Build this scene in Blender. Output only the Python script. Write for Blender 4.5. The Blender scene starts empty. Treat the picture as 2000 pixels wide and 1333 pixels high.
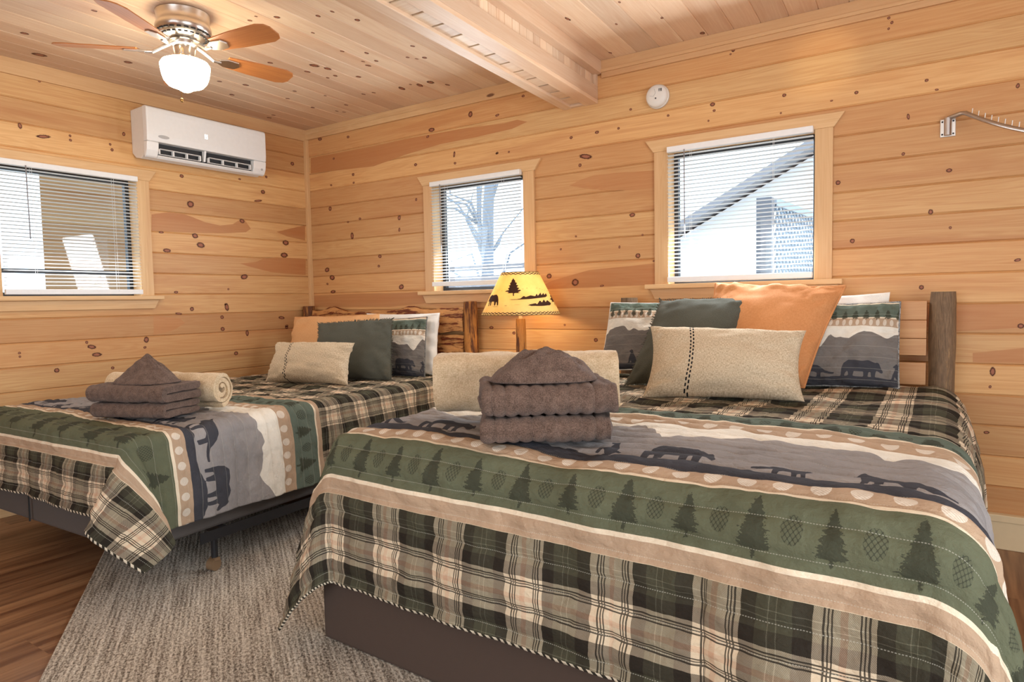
import bpy, bmesh, math, random
import numpy as np
from mathutils import Vector, Matrix

random.seed(7)
RNG = np.random.default_rng(7)
SC = bpy.context.scene
COL = SC.collection
PI = math.pi

# ---------------------------------------------------------------- camera
cam_d = bpy.data.cameras.new('camera')
cam = bpy.data.objects.new('camera', cam_d)
COL.objects.link(cam)
cam_d.sensor_width = 36.0
cam_d.lens = 36.0 * 1313.1 / 2000.0
cam_d.clip_start = 0.05
YAW, PIT, ROL = -0.5889, -0.0599, -0.0189
_f = Vector((math.sin(YAW) * math.cos(PIT), math.cos(YAW) * math.cos(PIT), math.sin(PIT)))
_r = Vector((math.cos(YAW), -math.sin(YAW), 0.0))
_u = _r.cross(_f)
_r2 = math.cos(ROL) * _r + math.sin(ROL) * _u
_u2 = -math.sin(ROL) * _r + math.cos(ROL) * _u
cam.matrix_world = Matrix(((_r2.x, _u2.x, -_f.x, 4.4056), (_r2.y, _u2.y, -_f.y, -3.6667),
                           (_r2.z, _u2.z, -_f.z, 1.1477), (0, 0, 0, 1)))
SC.camera = cam

# ---------------------------------------------------------------- sky, daylight, exposure
SC.view_settings.view_transform = 'Standard'
SC.view_settings.look = 'None'
SC.view_settings.exposure = 0.0
SC.view_settings.gamma = 1.0
SC.view_settings.use_curve_mapping = False
world = bpy.data.worlds.new('sky')
SC.world = world
world.use_nodes = True
world.node_tree.nodes['Background'].inputs[0].default_value = (0.72, 0.87, 1.0, 1)
world.node_tree.nodes['Background'].inputs[1].default_value = 3.0


def area_light(name, loc, target, sx, sy, power, color):
    d = bpy.data.lights.new(name, 'AREA')
    d.shape = 'RECTANGLE'
    d.size, d.size_y, d.energy, d.color = sx, sy, power, color
    o = bpy.data.objects.new(name, d)
    COL.objects.link(o)
    o.location = loc
    o.rotation_euler = (Vector(target) - Vector(loc)).to_track_quat('-Z', 'Y').to_euler()
    return o


# added daylight-coloured fill lights at unseen openings behind and beside the camera
area_light('fill_rear', (3.3, -6.15, 1.25), (3.0, 0, 1.1), 2.6, 2.0, 50, (0.97, 0.97, 1.0))
area_light('fill_side', (6.55, -3.4, 1.1), (0, -2.6, 1.2), 2.2, 1.9, 85, (0.88, 0.94, 1.0))
# daylight entering each of the windows in view
for nm, lc, tg, sx, pw in (('daylight_window_a', (0.07, -1.75, 1.6), (3, -1.75, 1.0), 0.7, 9),
                           ('daylight_window_b', (1.70, -0.07, 1.6), (1.7, -3, 0.9), 0.7, 14),
                           ('daylight_window_c', (3.41, -0.07, 1.6), (3.4, -3, 0.9), 0.7, 38)):
    area_light(nm, lc, tg, sx, 0.7, pw, (0.85, 0.93, 1.0))


# ---------------------------------------------------------------- object helpers
def tag(o, label=None, cat=None, group=None, kind=None):
    if label: o['label'] = label
    if cat: o['category'] = cat
    if group: o['group'] = group
    if kind: o['kind'] = kind
    return o


def empty(name, loc=(0, 0, 0), rz=0.0):
    o = bpy.data.objects.new(name, None)
    COL.objects.link(o)
    o.empty_display_size = 0.1
    o.location = loc
    o.rotation_euler = (0, 0, rz)
    return o


class MB:
    """collects geometry in parent space and links it as ONE mesh object"""

    def __init__(self):
        self.v, self.f, self.uv, self.mi, self.at = [], [], [], [], {}

    def add(self, verts, faces, uvs=None, mi=0, **attrs):
        b = len(self.v)
        self.v += [tuple(p) for p in verts]
        for i, f in enumerate(faces):
            self.f.append([b + k for k in f])
            self.mi.append(mi)
            if uvs is None:
                self.uv.append([(0.0, 0.0)] * len(f))
            else:
                self.uv.append([uvs[k] for k in f] if not isinstance(uvs[0][0], (tuple, list)) else uvs[i])
            for k in set(list(attrs) + list(self.at)):
                self.at.setdefault(k, [0.0] * (len(self.f) - 1))
                self.at[k].append(attrs.get(k, 0.0))
        return self

    def box(self, x0, x1, y0, y1, z0, z1, mi=0, grain=None, **attrs):
        P = [(x, y, z) for x in (x0, x1) for y in (y0, y1) for z in (z0, z1)]
        F = [(0, 1, 3, 2), (4, 6, 7, 5), (0, 4, 5, 1), (2, 3, 7, 6), (0, 2, 6, 4), (1, 5, 7, 3)]
        ext = (x1 - x0, y1 - y0, z1 - z0)
        g = grain if grain is not None else max(range(3), key=lambda i: ext[i])
        uvs = []
        for f in F:
            ax = [i for i in range(3) if len({P[k][i] for k in f}) > 1]
            other = [i for i in ax if i != g]
            if g in ax and other:
                uvs.append([(P[k][g], P[k][other[0]]) for k in f])
            else:
                uvs.append([(P[k][ax[0]] * .1 if ax else 0, P[k][ax[-1]] if ax else 0) for k in f])
        return self.add(P, F, uvs, mi, **attrs)

    def hexa(self, P, mi=0, **attrs):
        """8 points: bottom loop of 4 then top loop of 4 (counter-clockwise from above)"""
        F = [(3, 2, 1, 0), (4, 5, 6, 7), (0, 1, 5, 4), (1, 2, 6, 5), (2, 3, 7, 6), (3, 0, 4, 7)]
        uvs = []
        for f in F:
            a, b2, c = Vector(P[f[0]]), Vector(P[f[1]]), Vector(P[f[2]])
            e1, e2 = (b2 - a), (c - b2)
            if e1.length >= e2.length:
                L, W = e1.length, e2.length
                uvs.append([(0, 0), (L, 0), (L, W), (0, W)])
            else:
                L, W = e2.length, e1.length
                uvs.append([(0, 0), (0, W), (L, W), (L, 0)])
        return self.add(P, F, uvs, mi, **attrs)

    def tube(self, pts, r, n=10, cap=True, mi=0, **attrs):
        pts = [Vector(p) for p in pts]
        rs = r if isinstance(r, (list, tuple)) else [r] * len(pts)
        V, UV, acc = [], [], 0.0
        prev = None
        for i, p in enumerate(pts):
            t = (pts[min(i + 1, len(pts) - 1)] - pts[max(i - 1, 0)]).normalized()
            if prev is None:
                a = Vector((0, 0, 1)) if abs(t.z) < .9 else Vector((1, 0, 0))
                x = t.cross(a).normalized()
            else:
                x = (prev - t * prev.dot(t)).normalized()
            prev = x
            y = t.cross(x)
            if i: acc += (p - pts[i - 1]).length
            for k in range(n):
                a = 2 * PI * k / n
                V.append(p + rs[i] * (math.cos(a) * x + math.sin(a) * y))
                UV.append((acc, rs[i] * a))
        F = []
        for i in range(len(pts) - 1):
            for k in range(n):
                F.append((i * n + k, i * n + (k + 1) % n, (i + 1) * n + (k + 1) % n, (i + 1) * n + k))
        if cap:
            F.append(tuple(reversed(range(n))))
            F.append(tuple((len(pts) - 1) * n + k for k in range(n)))
        return self.add(V, F, UV, mi, **attrs)

    def lathe(self, prof, c=(0, 0, 0), n=32, mi=0, close=False, **attrs):
        """profile of (radius, z) turned about the vertical through c"""
        V, UV = [], []
        for j, (r, z) in enumerate(prof):
            for k in range(n):
                a = 2 * PI * k / n
                V.append((c[0] + r * math.cos(a), c[1] + r * math.sin(a), c[2] + z))
                UV.append((k / n, j / max(1, len(prof) - 1)))
        F = []
        for j in range(len(prof) - 1):
            for k in range(n):
                F.append((j * n + k, j * n + (k + 1) % n, (j + 1) * n + (k + 1) % n, (j + 1) * n + k))
        if prof[0][0] > 1e-6: F.append(tuple(reversed(range(n))))
        if prof[-1][0] > 1e-6: F.append(tuple((len(prof) - 1) * n + k for k in range(n)))
        return self.add(V, F, UV, mi, **attrs)

    def prism(self, poly, d0, d1, to3, mi=0, **attrs):
        """2-D polygon extruded from depth d0 to d1; to3(a, b, d) gives the 3-D point"""
        n = len(poly)
        V = [to3(a, b, d0) for a, b in poly] + [to3(a, b, d1) for a, b in poly]
        F = [tuple(range(n - 1, -1, -1)), tuple(range(n, 2 * n))]
        F += [(i, (i + 1) % n, n + (i + 1) % n, n + i) for i in range(n)]
        UV = [(a, b) for a, b in poly] * 2
        return self.add(V, F, UV, mi, **attrs)

    def build(self, name, mats, parent=None, smooth=False, bevel=0.0, angle=None):
        me = bpy.data.meshes.new(name)
        me.from_pydata(self.v, [], self.f)
        uvl = me.uv_layers.new(name='UVMap')
        uvl.data.foreach_set('uv', np.array([c for f in self.uv for p in f for c in p], dtype=np.float32))
        for k, vals in self.at.items():
            a = me.attributes.new(k, 'FLOAT', 'FACE')
            a.data.foreach_set('value', np.array(vals, dtype=np.float32))
        for m in (mats if isinstance(mats, (list, tuple)) else [mats]):
            me.materials.append(m)
        me.polygons.foreach_set('material_index', self.mi)
        bm = bmesh.new()
        bm.from_mesh(me)
        bmesh.ops.recalc_face_normals(bm, faces=bm.faces)
        bm.to_mesh(me)
        bm.free()
        if smooth:
            me.polygons.foreach_set('use_smooth', [True] * len(me.polygons))
            if angle: me.set_sharp_from_angle(angle=angle)
        me.update()
        o = bpy.data.objects.new(name, me)
        COL.objects.link(o)
        if parent is not None: o.parent = parent
        if bevel > 0:
            md = o.modifiers.new('bevel', 'BEVEL')
            md.width, md.segments, md.limit_method = bevel, 2, 'ANGLE'
        return o


def grid_mesh(name, P, UV, mats, parent=None, wrap_u=False, attrs=None):
    """P: (nv, nu, 3) array -> smooth grid mesh with uv and point attributes"""
    nv, nu = P.shape[:2]
    me = bpy.data.meshes.new(name)
    idx = np.arange(nv * nu).reshape(nv, nu)
    nxt = np.roll(idx, -1, axis=1) if wrap_u else idx[:, 1:]
    cur = idx if wrap_u else idx[:, :-1]
    q = np.stack([cur[:-1], nxt[:-1], nxt[1:], cur[1:]], -1).reshape(-1, 4)
    me.vertices.add(nv * nu)
    me.vertices.foreach_set('co', P.reshape(-1).astype(np.float32))
    me.loops.add(q.size)
    me.loops.foreach_set('vertex_index', q.reshape(-1).astype(np.int32))
    me.polygons.add(len(q))
    me.polygons.foreach_set('loop_start', np.arange(0, q.size, 4, dtype=np.int32))
    me.update(calc_edges=True)
    uvl = me.uv_layers.new(name='UVMap')
    uvl.data.foreach_set('uv', UV.reshape(-1, 2)[q.reshape(-1)].astype(np.float32).reshape(-1))
    for k, a in (attrs or {}).items():
        at = me.attributes.new(k, 'FLOAT', 'POINT')
        at.data.foreach_set('value', a.reshape(-1).astype(np.float32))
    me.polygons.foreach_set('use_smooth', [True] * len(q))
    for m in (mats if isinstance(mats, (list, tuple)) else [mats]):
        me.materials.append(m)
    me.validate()
    o = bpy.data.objects.new(name, me)
    COL.objects.link(o)
    if parent is not None: o.parent = parent
    return o


def vnoise(x, y, seed=0):
    """smooth value noise on arrays, range about -1..1"""
    r = np.random.default_rng(seed).uniform(-1, 1, (64, 64))
    xi, yi = np.floor(x).astype(int), np.floor(y).astype(int)
    fx, fy = x - xi, y - yi
    fx, fy = fx * fx * (3 - 2 * fx), fy * fy * (3 - 2 * fy)
    g = lambda a, b: r[a % 64, b % 64]
    return (g(xi, yi) * (1 - fx) + g(xi + 1, yi) * fx) * (1 - fy) + (g(xi, yi + 1) * (1 - fx) + g(xi + 1, yi + 1) * fx) * fy


def fbm(x, y, seed=0, octv=3):
    s, a = 0, 1.0
    for i in range(octv):
        s = s + a * vnoise(x * 2 ** i, y * 2 ** i, seed + i)
        a *= .5
    return s


# ---------------------------------------------------------------- material helpers
class N:
    """small node-graph writer"""

    def __init__(self, name):
        self.m = bpy.data.materials.new(name)
        self.m.use_nodes = True
        self.t = self.m.node_tree
        self.t.nodes.clear()
        self.out = self.t.nodes.new('ShaderNodeOutputMaterial')

    def n(self, typ, ins=None, **props):
        nd = self.t.nodes.new(typ)
        for k, v in props.items(): setattr(nd, k, v)
        for k, v in (ins or {}).items(): self.put(nd.inputs[k], v)
        return nd

    def put(self, sock, v):
        if isinstance(v, bpy.types.NodeSocket): self.t.links.new(v, sock)
        elif isinstance(v, bpy.types.Node): self.t.links.new(v.outputs[0], sock)
        else: sock.default_value = v

    def math(self, op, a, b=0.0, c=None, clamp=False):
        nd = self.n('ShaderNodeMath', operation=op, use_clamp=clamp)
        self.put(nd.inputs[0], a)
        self.put(nd.inputs[1], b)
        if c is not None: self.put(nd.inputs[2], c)
        return nd.outputs[0]

    def step(self, x, lo, hi):
        nd = self.n('ShaderNodeMapRange', interpolation_type='SMOOTHSTEP')
        self.put(nd.inputs[0], x)
        nd.inputs[1].default_value, nd.inputs[2].default_value = lo, hi
        nd.inputs[3].default_value, nd.inputs[4].default_value = 0, 1
        return nd.outputs[0]

    def rng(self, x, a, b, c, d):
        nd = self.n('ShaderNodeMapRange')
        self.put(nd.inputs[0], x)
        for i, v in enumerate((a, b, c, d)): nd.inputs[i + 1].default_value = v
        return nd.outputs[0]

    def mix(self, f, a, b, mode='MIX'):
        nd = self.n('ShaderNodeMix', data_type='RGBA', blend_type=mode)
        self.put(nd.inputs[0], f)
        self.put(nd.inputs[6], a if not (isinstance(a, tuple) and len(a) == 3) else (*a, 1))
        self.put(nd.inputs[7], b if not (isinstance(b, tuple) and len(b) == 3) else (*b, 1))
        return nd.outputs[2]

    def ramp(self, f, stops, interp='LINEAR'):
        nd = self.n('ShaderNodeValToRGB')
        cr = nd.color_ramp
        cr.interpolation = interp
        while len(cr.elements) > 1: cr.elements.remove(cr.elements[-1])
        for i, (p, c) in enumerate(stops):
            e = cr.elements[0] if i == 0 else cr.elements.new(min(max(p, 0), 1))
            e.position = min(max(p, 0), 1)
            e.color = (*c, 1) if len(c) == 3 else c
        self.put(nd.inputs[0], f)
        return nd.outputs[0]

    def attr(self, name):
        return self.n('ShaderNodeAttribute', attribute_name=name, attribute_type='GEOMETRY').outputs['Fac']

    def uv(self):
        s = self.n('ShaderNodeSeparateXYZ', {0: self.n('ShaderNodeUVMap', uv_map='UVMap').outputs[0]})
        return s.outputs[0], s.outputs[1]

    def vec(self, x, y, z=0.0):
        nd = self.n('ShaderNodeCombineXYZ')
        for i, v in enumerate((x, y, z)): self.put(nd.inputs[i], v)
        return nd.outputs[0]

    def noise(self, v, scale=1.0, detail=3.0, rough=.5, dist=0.0):
        nd = self.n('ShaderNodeTexNoise', {'Scale': scale, 'Detail': detail, 'Roughness': rough, 'Distortion': dist})
        if v is not None: self.put(nd.inputs['Vector'], v)
        return nd.outputs[0]

    def bump(self, h, strength=.3, dist=.01):
        return self.n('ShaderNodeBump', {'Height': h, 'Strength': strength, 'Distance': dist}).outputs[0]

    def bsdf(self, color, rough=.5, normal=None, metal=0.0, spec=.5, **more):
        ins = {'Base Color': color if not (isinstance(color, tuple) and len(color) == 3) else (*color, 1),
               'Roughness': rough, 'Metallic': metal, 'Specular IOR Level': spec}
        ins.update(more)
        nd = self.n('ShaderNodeBsdfPrincipled', ins)
        if normal is not None: self.put(nd.inputs['Normal'], normal)
        return nd.outputs[0]

    def done(self, shader):
        self.t.links.new(shader, self.out.inputs['Surface'])
        return self.m


def srgb(r, g, b):
    f = lambda c: (c / 255 / 12.92) if c <= 10 else ((c / 255 + .055) / 1.055) ** 2.4
    return (f(r), f(g), f(b))


def plain(name, col, rough=.5, metal=0.0, spec=.5, bump=None):
    g = N(name)
    obj = g.n('ShaderNodeTexCoord').outputs['Object']
    c = g.mix(g.rng(g.noise(obj, 40, 2), .3, .7, 0, 1), tuple(x * .985 for x in col), tuple(min(1, x * 1.015) for x in col))
    nm = g.bump(g.noise(obj, bump[0], 3), bump[1], .002) if bump else None
    return g.done(g.bsdf(c, rough, nm, metal, spec))


def wood(name, light, dark, red, rough=.45, streak=1.0, knots=0.0, vary=.22, spec=.35, ridge=55.0, fig=1.0):
    """board wood: uv in metres (u along the grain), 'rnd' per board, 'red' marks heartwood"""
    g = N(name)
    u, v = g.uv()
    rnd = g.attr('rnd')
    u2 = g.math('ADD', u, g.math('MULTIPLY', rnd, 37.0))
    v2 = g.math('ADD', v, g.math('MULTIPLY', rnd, 11.3))
    fine = g.noise(g.vec(g.math('MULTIPLY', u2, 2.2), g.math('MULTIPLY', v2, ridge * 2.4), rnd), 1, 4, .6)
    broad = g.noise(g.vec(g.math('MULTIPLY', u2, .8), g.math('MULTIPLY', v2, 13.0), rnd), 1, 3, .55, .35)
    rings = g.math('SINE', g.math('MULTIPLY', broad, 70.0 * fig))
    rings = g.rng(rings, -1, 1, 0, 1)
    f = g.math('ADD', g.math('MULTIPLY', g.rng(fine, .3, .7, 0, 1), .55 * streak), g.math('MULTIPLY', rings, .30 * streak))
    f = g.math('ADD', f, g.math('MULTIPLY', g.rng(broad, .35, .7, 0, 1), .25), clamp=True)
    c = g.mix(f, light, dark)
    big = g.noise(g.vec(g.math('MULTIPLY', u2, .55), g.math('MULTIPLY', v2, 6.0), g.math('ADD', rnd, 4.0)), 1, 3, .6, .4)
    c = g.mix(g.math('MULTIPLY', g.step(big, .52, .66), .38), c, red)
    r2 = g.math('FRACT', g.math('MULTIPLY', rnd, 7.13))
    r3 = g.math('FRACT', g.math('MULTIPLY', rnd, 23.7))
    c = g.mix(g.math('MULTIPLY', r2, .42), c, red)
    c = g.mix(1.0, c, g.vec(*[g.math('ADD', g.math('MULTIPLY', r3, vary * k), 1.0 - vary * .55) for k in (1.0, 1.0, .85)]), 'MULTIPLY')
    c = g.mix(g.math('MULTIPLY', g.attr('red'), .6), c, red)
    if knots > 0:
        vo = g.n('ShaderNodeTexVoronoi', {'Vector': g.vec(g.math('MULTIPLY', u2, 2.1), g.math('MULTIPLY', v2, 6.5), rnd), 'Scale': 1.0})
        d = vo.outputs['Distance']
        keep = g.math('GREATER_THAN', g.n('ShaderNodeSeparateColor', {0: vo.outputs['Color']}).outputs[0], 1.0 - knots)
        k1 = g.math('MULTIPLY', g.math('SUBTRACT', 1.0, g.step(d, .05, .085)), keep)
        c = g.mix(g.math('MULTIPLY', k1, .9), c, (.13, .045, .018))
    nm = g.bump(fine, .12, .002)
    return g.done(g.bsdf(c, rough, nm, 0, spec))


def knot_mat(name, core, ring):
    g = N(name)
    u, v = g.uv()
    r = g.math('SQRT', g.math('ADD', g.math('MULTIPLY', u, u), g.math('MULTIPLY', v, v)))
    obj = g.n('ShaderNodeTexCoord').outputs['Object']
    r = g.math('ADD', r, g.math('MULTIPLY', g.math('SUBTRACT', g.noise(obj, 120, 3), .5), .5))
    c = g.ramp(r, [(0, core), (.38, core), (.62, ring), (.9, ring)])
    a = g.math('SUBTRACT', 1.0, g.step(r, .66, .96))
    s = g.n('ShaderNodeMixShader')
    g.put(s.inputs[0], a)
    g.put(s.inputs[1], g.n('ShaderNodeBsdfTransparent').outputs[0])
    g.put(s.inputs[2], g.bsdf(c, .5, None, 0, .3))
    return g.done(s.outputs[0])


M = {}
M['pine'] = wood('pine_boards', srgb(226, 185, 130), srgb(204, 152, 98), srgb(178, 112, 66))
M['pine_ceiling'] = wood('pine_ceiling_boards', srgb(238, 216, 190), srgb(222, 190, 158), srgb(202, 156, 122), knots=.06)  # paler than the wall pine: the whitening by daylight is put into the colour
M['pine_trim'] = wood('pine_trim', srgb(230, 195, 146), srgb(214, 171, 121), srgb(194, 140, 96), vary=.08, knots=.10)
M['pine_rear'] = wood('pine_rear_boards', srgb(230, 198, 156), srgb(212, 172, 126), srgb(190, 134, 94), knots=.35)
M['knot'] = knot_mat('pine_knot', srgb(160, 102, 76), srgb(88, 44, 26))
M['floor'] = wood('dark_laminate', srgb(186, 144, 106), srgb(112, 76, 52), srgb(100, 66, 46), rough=.30, vary=.30, ridge=14, fig=.35, streak=1.25)
M['fan_wood'] = wood('fan_blade_wood', srgb(206, 138, 78), srgb(174, 106, 58), srgb(150, 86, 46), rough=.4, vary=.05, ridge=80)
M['white_plastic'] = plain('white_plastic', (.82, .81, .79), .35)
M['blind_white'] = plain('white_blind_slats', (.84, .84, .83), .4)
M['cream_paint'] = plain('cream_paint', srgb(222, 200, 160), .5)
M['dark_vent'] = plain('dark_vent', (.02, .02, .022), .6)
M['grey_print'] = plain('grey_print', (.45, .44, .43), .5)
M['black_frame'] = plain('black_window_frame', (.018, .02, .024), .45)
M['nickel'] = plain('brushed_nickel', (.62, .58, .53), .28, 1.0)
M['steel'] = plain('stainless_steel', (.50, .47, .45), .32, 1.0)
M['zinc'] = plain('zinc_plate', (.68, .66, .62), .4, 1.0)
M['black_metal'] = plain('black_metal', (.03, .03, .033), .5, .6)
M['black_plastic'] = plain('black_plastic', (.02, .02, .02), .5)
M['mattress'] = plain('mattress_ticking', (.75, .73, .70), .9)
M['bed_skirt'] = plain('brown_bed_cover', srgb(70, 55, 46), .95, bump=(300, .2))
M['box_spring'] = plain('grey_box_spring_cloth', srgb(80, 74, 70), .95, bump=(500, .4))
M['brass'] = plain('antique_brass', srgb(176, 138, 80), .35, 1.0)


def emit(name, col, strength):
    g = N(name)
    return g.done(g.n('ShaderNodeEmission', {0: (*col, 1), 1: strength}).outputs[0])


def glass_mat():
    g = N('window_glass')
    s = g.n('ShaderNodeMixShader', {0: .028})
    g.put(s.inputs[1], g.n('ShaderNodeBsdfTransparent', {0: (.97, .985, 1, 1)}).outputs[0])
    g.put(s.inputs[2], g.n('ShaderNodeBsdfGlossy', {'Roughness': .02}).outputs[0])
    return g.done(s.outputs[0])


M['glass'] = glass_mat()


def cloth(name, c0, c1, weave=900.0, rough=.95, stitch=False, stretch=(1, 1), bump=.25, blotch=0.0):
    """woven cloth: uv in metres"""
    g = N(name)
    u, v = g.uv()
    a = g.noise(g.vec(g.math('MULTIPLY', u, weave * stretch[0]), g.math('MULTIPLY', v, weave * .25 * stretch[1])), 1, 2)
    b = g.noise(g.vec(g.math('MULTIPLY', u, weave * .25 * stretch[0]), g.math('MULTIPLY', v, weave * stretch[1])), 1, 2)
    w = g.math('MULTIPLY', g.math('ADD', a, b), .5)
    c = g.mix(g.rng(w, .38, .62, 0, 1), c0, c1)
    if stitch:
        fold = g.math('MULTIPLY', g.math('SINE', g.math('MULTIPLY', v, 9.0)), .008)
        k = None
        for off, ph in ((.172, 0.0), (.184, .5)):
            du = g.math('ABSOLUTE', g.math('SUBTRACT', g.math('SUBTRACT', u, fold), off))
            fr = g.math('FRACT', g.math('ADD', g.math('MULTIPLY', v, 52.0), ph))
            slant = g.math('ABSOLUTE', g.math('SUBTRACT', fr, .5))
            m = g.math('MULTIPLY', g.math('LESS_THAN', du, .0032), g.math('LESS_THAN', slant, .30))
            k = m if k is None else g.math('MAXIMUM', k, m)
        c = g.mix(k, c, (.012, .012, .014))
    nm = g.bump(w, bump, .002)
    return g.done(g.bsdf(c, rough, nm, 0, .1))


M['linen'] = cloth('oatmeal_linen', srgb(168, 148, 120), srgb(216, 198, 170), 420, stitch=True)
M['sage'] = cloth('sage_green_cotton', srgb(78, 78, 69), srgb(96, 96, 86), 700, bump=.35)
M['velvet'] = cloth('rust_velvet', srgb(198, 134, 84), srgb(210, 148, 98), 300, rough=.7, bump=.05)
M['velvet_tan'] = cloth('tan_velvet', srgb(214, 162, 112), srgb(224, 174, 124), 300, rough=.7, bump=.05)
M['pillow_white'] = cloth('white_cotton', srgb(228, 222, 212), srgb(240, 236, 228), 600, bump=.1)


def terry(name, c0, c1, scale=320.0, bump=.9):
    g = N(name)
    obj = g.n('ShaderNodeTexCoord').outputs['Object']
    n1 = g.noise(obj, scale, 3, .7)
    n2 = g.noise(obj, scale * .12, 3, .6)
    f = g.math('ADD', g.math('MULTIPLY', n1, .75), g.math('MULTIPLY', n2, .35))
    c = g.mix(g.rng(f, .38, .72, 0, 1), c0, c1)
    nm = g.bump(n1, bump, .004)
    return g.done(g.bsdf(c, 1.0, nm, 0, .1, **{'Sheen Weight': .12}))


M['towel'] = terry('brown_terry', srgb(66, 50, 42), srgb(136, 112, 98))
M['fleece'] = terry('cream_fleece', srgb(184, 158, 122), srgb(230, 210, 178), 200, .6)
# world-space positions (metres) of knots and heartwood on the boards, and pillow corners
KNOT_BACK=[(1.161,2.127,0.0145,0.0107),(0.527,2.133,0.0139,0.0115),(0.530,2.071,0.0112,0.0077),(0.278,2.080,0.0118,0.0079),(0.257,1.899,0.0177,0.0179),(0.584,1.793,0.0138,0.0096),(0.989,1.767,0.0151,0.0185),(0.318,2.280,0.0117,0.0078),(1.157,1.882,0.0097,0.0108),(0.454,1.779,0.0113,0.0078),(0.986,1.681,0.0101,0.0148),(0.782,1.498,0.0185,0.0133),(0.768,1.426,0.0133,0.0096),(0.197,1.421,0.0269,0.0183),(0.253,1.358,0.0296,0.0202),(0.195,1.309,0.0120,0.0082),(0.258,1.246,0.0296,0.0122),(0.990,1.264,0.0253,0.0187),(0.494,1.670,0.0169,0.0274),(1.316,2.347,0.0280,0.0140),(1.280,2.306,0.0142,0.0088),(1.657,2.397,0.0173,0.0201),(1.875,2.355,0.0164,0.0081),(2.077,2.441,0.0117,0.0079),(1.512,2.153,0.0089,0.0206),(1.517,2.092,0.0112,0.0086),(1.869,2.113,0.0102,0.0082),(1.960,2.108,0.0080,0.0065),(0.485,2.422,0.0141,0.0096),(1.547,2.476,0.0089,0.0135),(2.591,2.136,0.0136,0.0090),(2.417,2.131,0.0107,0.0092),(2.730,2.138,0.0082,0.0073),(2.514,2.005,0.0448,0.0151),(2.475,1.958,0.0105,0.0107),(0.167,2.452,0.0240,0.0119),(2.807,2.233,0.0080,0.0072),(3.279,2.179,0.0139,0.0108),(3.288,2.145,0.0083,0.0067),(3.257,2.096,0.0056,0.0054),(3.031,2.161,0.0075,0.0070),(3.643,2.161,0.0100,0.0089),(3.971,2.114,0.0090,0.0084),(4.258,2.116,0.0081,0.0069),(4.298,2.067,0.0080,0.0046),(3.862,2.095,0.0070,0.0037),(3.627,2.075,0.0050,0.0051),(3.387,2.445,0.0108,0.0158),(3.374,2.422,0.0054,0.0053),(4.152,2.459,0.0253,0.0139),(4.103,2.431,0.0065,0.0070),(4.116,2.407,0.0064,0.0070),(4.103,2.382,0.0054,0.0058),(4.188,1.965,0.0062,0.0140),(4.170,1.797,0.0073,0.0083),(4.351,1.699,0.0117,0.0092),(3.895,1.695,0.0115,0.0112),(4.283,1.519,0.0100,0.0117),(4.360,1.441,0.0059,0.0069),(3.961,1.407,0.0112,0.0112),(4.608,1.283,0.0125,0.0067),(4.593,2.028,0.0072,0.0108),(2.812,1.631,0.0191,0.0118),(2.874,1.512,0.0063,0.0058),(2.845,1.394,0.0158,0.0147),(2.944,1.359,0.0092,0.0058),(4.252,1.174,0.0102,0.0107),(4.625,0.996,0.0125,0.0112),(4.529,0.792,0.0111,0.0206),(4.512,0.516,0.0113,0.0070),(4.521,0.723,0.0056,0.0069),(2.432,1.253,0.0248,0.0220),(2.247,1.298,0.0186,0.0160),(2.334,1.461,0.0073,0.0063),(2.613,1.227,0.0135,0.0061),(2.568,0.900,0.0138,0.0124),(2.354,0.991,0.0073,0.0064),(1.973,0.936,0.0121,0.0101),(4.045,0.837,0.0088,0.0075),(1.793,0.971,0.0168,0.0103),(1.863,2.111,0.0082,0.0066),(2.441,1.533,0.0071,0.0062),(2.729,1.451,0.0065,0.0090)]
KNOT_LEFT=[(-1.007,1.850,0.0262,0.0227),(-0.984,1.636,0.0226,0.0176),(-0.946,1.575,0.0306,0.0195),(-1.188,1.525,0.0281,0.0136),(-0.423,2.005,0.0183,0.0154),(-0.612,1.770,0.0214,0.0150),(-0.234,1.634,0.0291,0.0200),(-0.253,1.537,0.0338,0.0200),(-0.614,1.361,0.0301,0.0189),(-0.469,1.933,0.0361,0.0077),(-0.142,2.259,0.0175,0.0141),(-0.389,2.122,0.0115,0.0097),(-0.618,2.074,0.0107,0.0075),(-1.060,2.033,0.0147,0.0121),(-0.767,1.141,0.0163,0.0295),(-1.032,1.132,0.0149,0.0141),(-0.808,1.069,0.0141,0.0128),(-0.807,0.984,0.0162,0.0147),(-1.128,1.103,0.0252,0.0069),(-0.300,1.049,0.0287,0.0120),(-0.255,0.983,0.0145,0.0101),(-0.609,0.945,0.0130,0.0228),(-1.354,0.939,0.0166,0.0200),(-1.687,0.915,0.0263,0.0125),(-1.660,0.866,0.0296,0.0126),(-1.713,0.944,0.0086,0.0093),(-0.709,0.801,0.0168,0.0150),(-2.066,0.906,0.0074,0.0072),(-0.748,1.270,0.0082,0.0074),(-1.139,1.248,0.0143,0.0086),(-1.220,1.643,0.0173,0.0068),(-1.884,0.790,0.0148,0.0135),(-1.572,0.775,0.0107,0.0096),(-1.366,0.890,0.0099,0.0083),(-2.065,0.885,0.0062,0.0072),(-1.995,2.179,0.0102,0.0171),(-1.881,2.141,0.0377,0.0103),(-1.740,2.172,0.0071,0.0075),(-1.739,2.147,0.0085,0.0075),(-1.429,2.242,0.0096,0.0128),(-1.515,2.163,0.0078,0.0079),(-1.505,2.131,0.0093,0.0095),(-1.885,2.451,0.0081,0.0058),(-0.256,0.971,0.0145,0.0121),(-0.778,1.160,0.0081,0.0074)]
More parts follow.
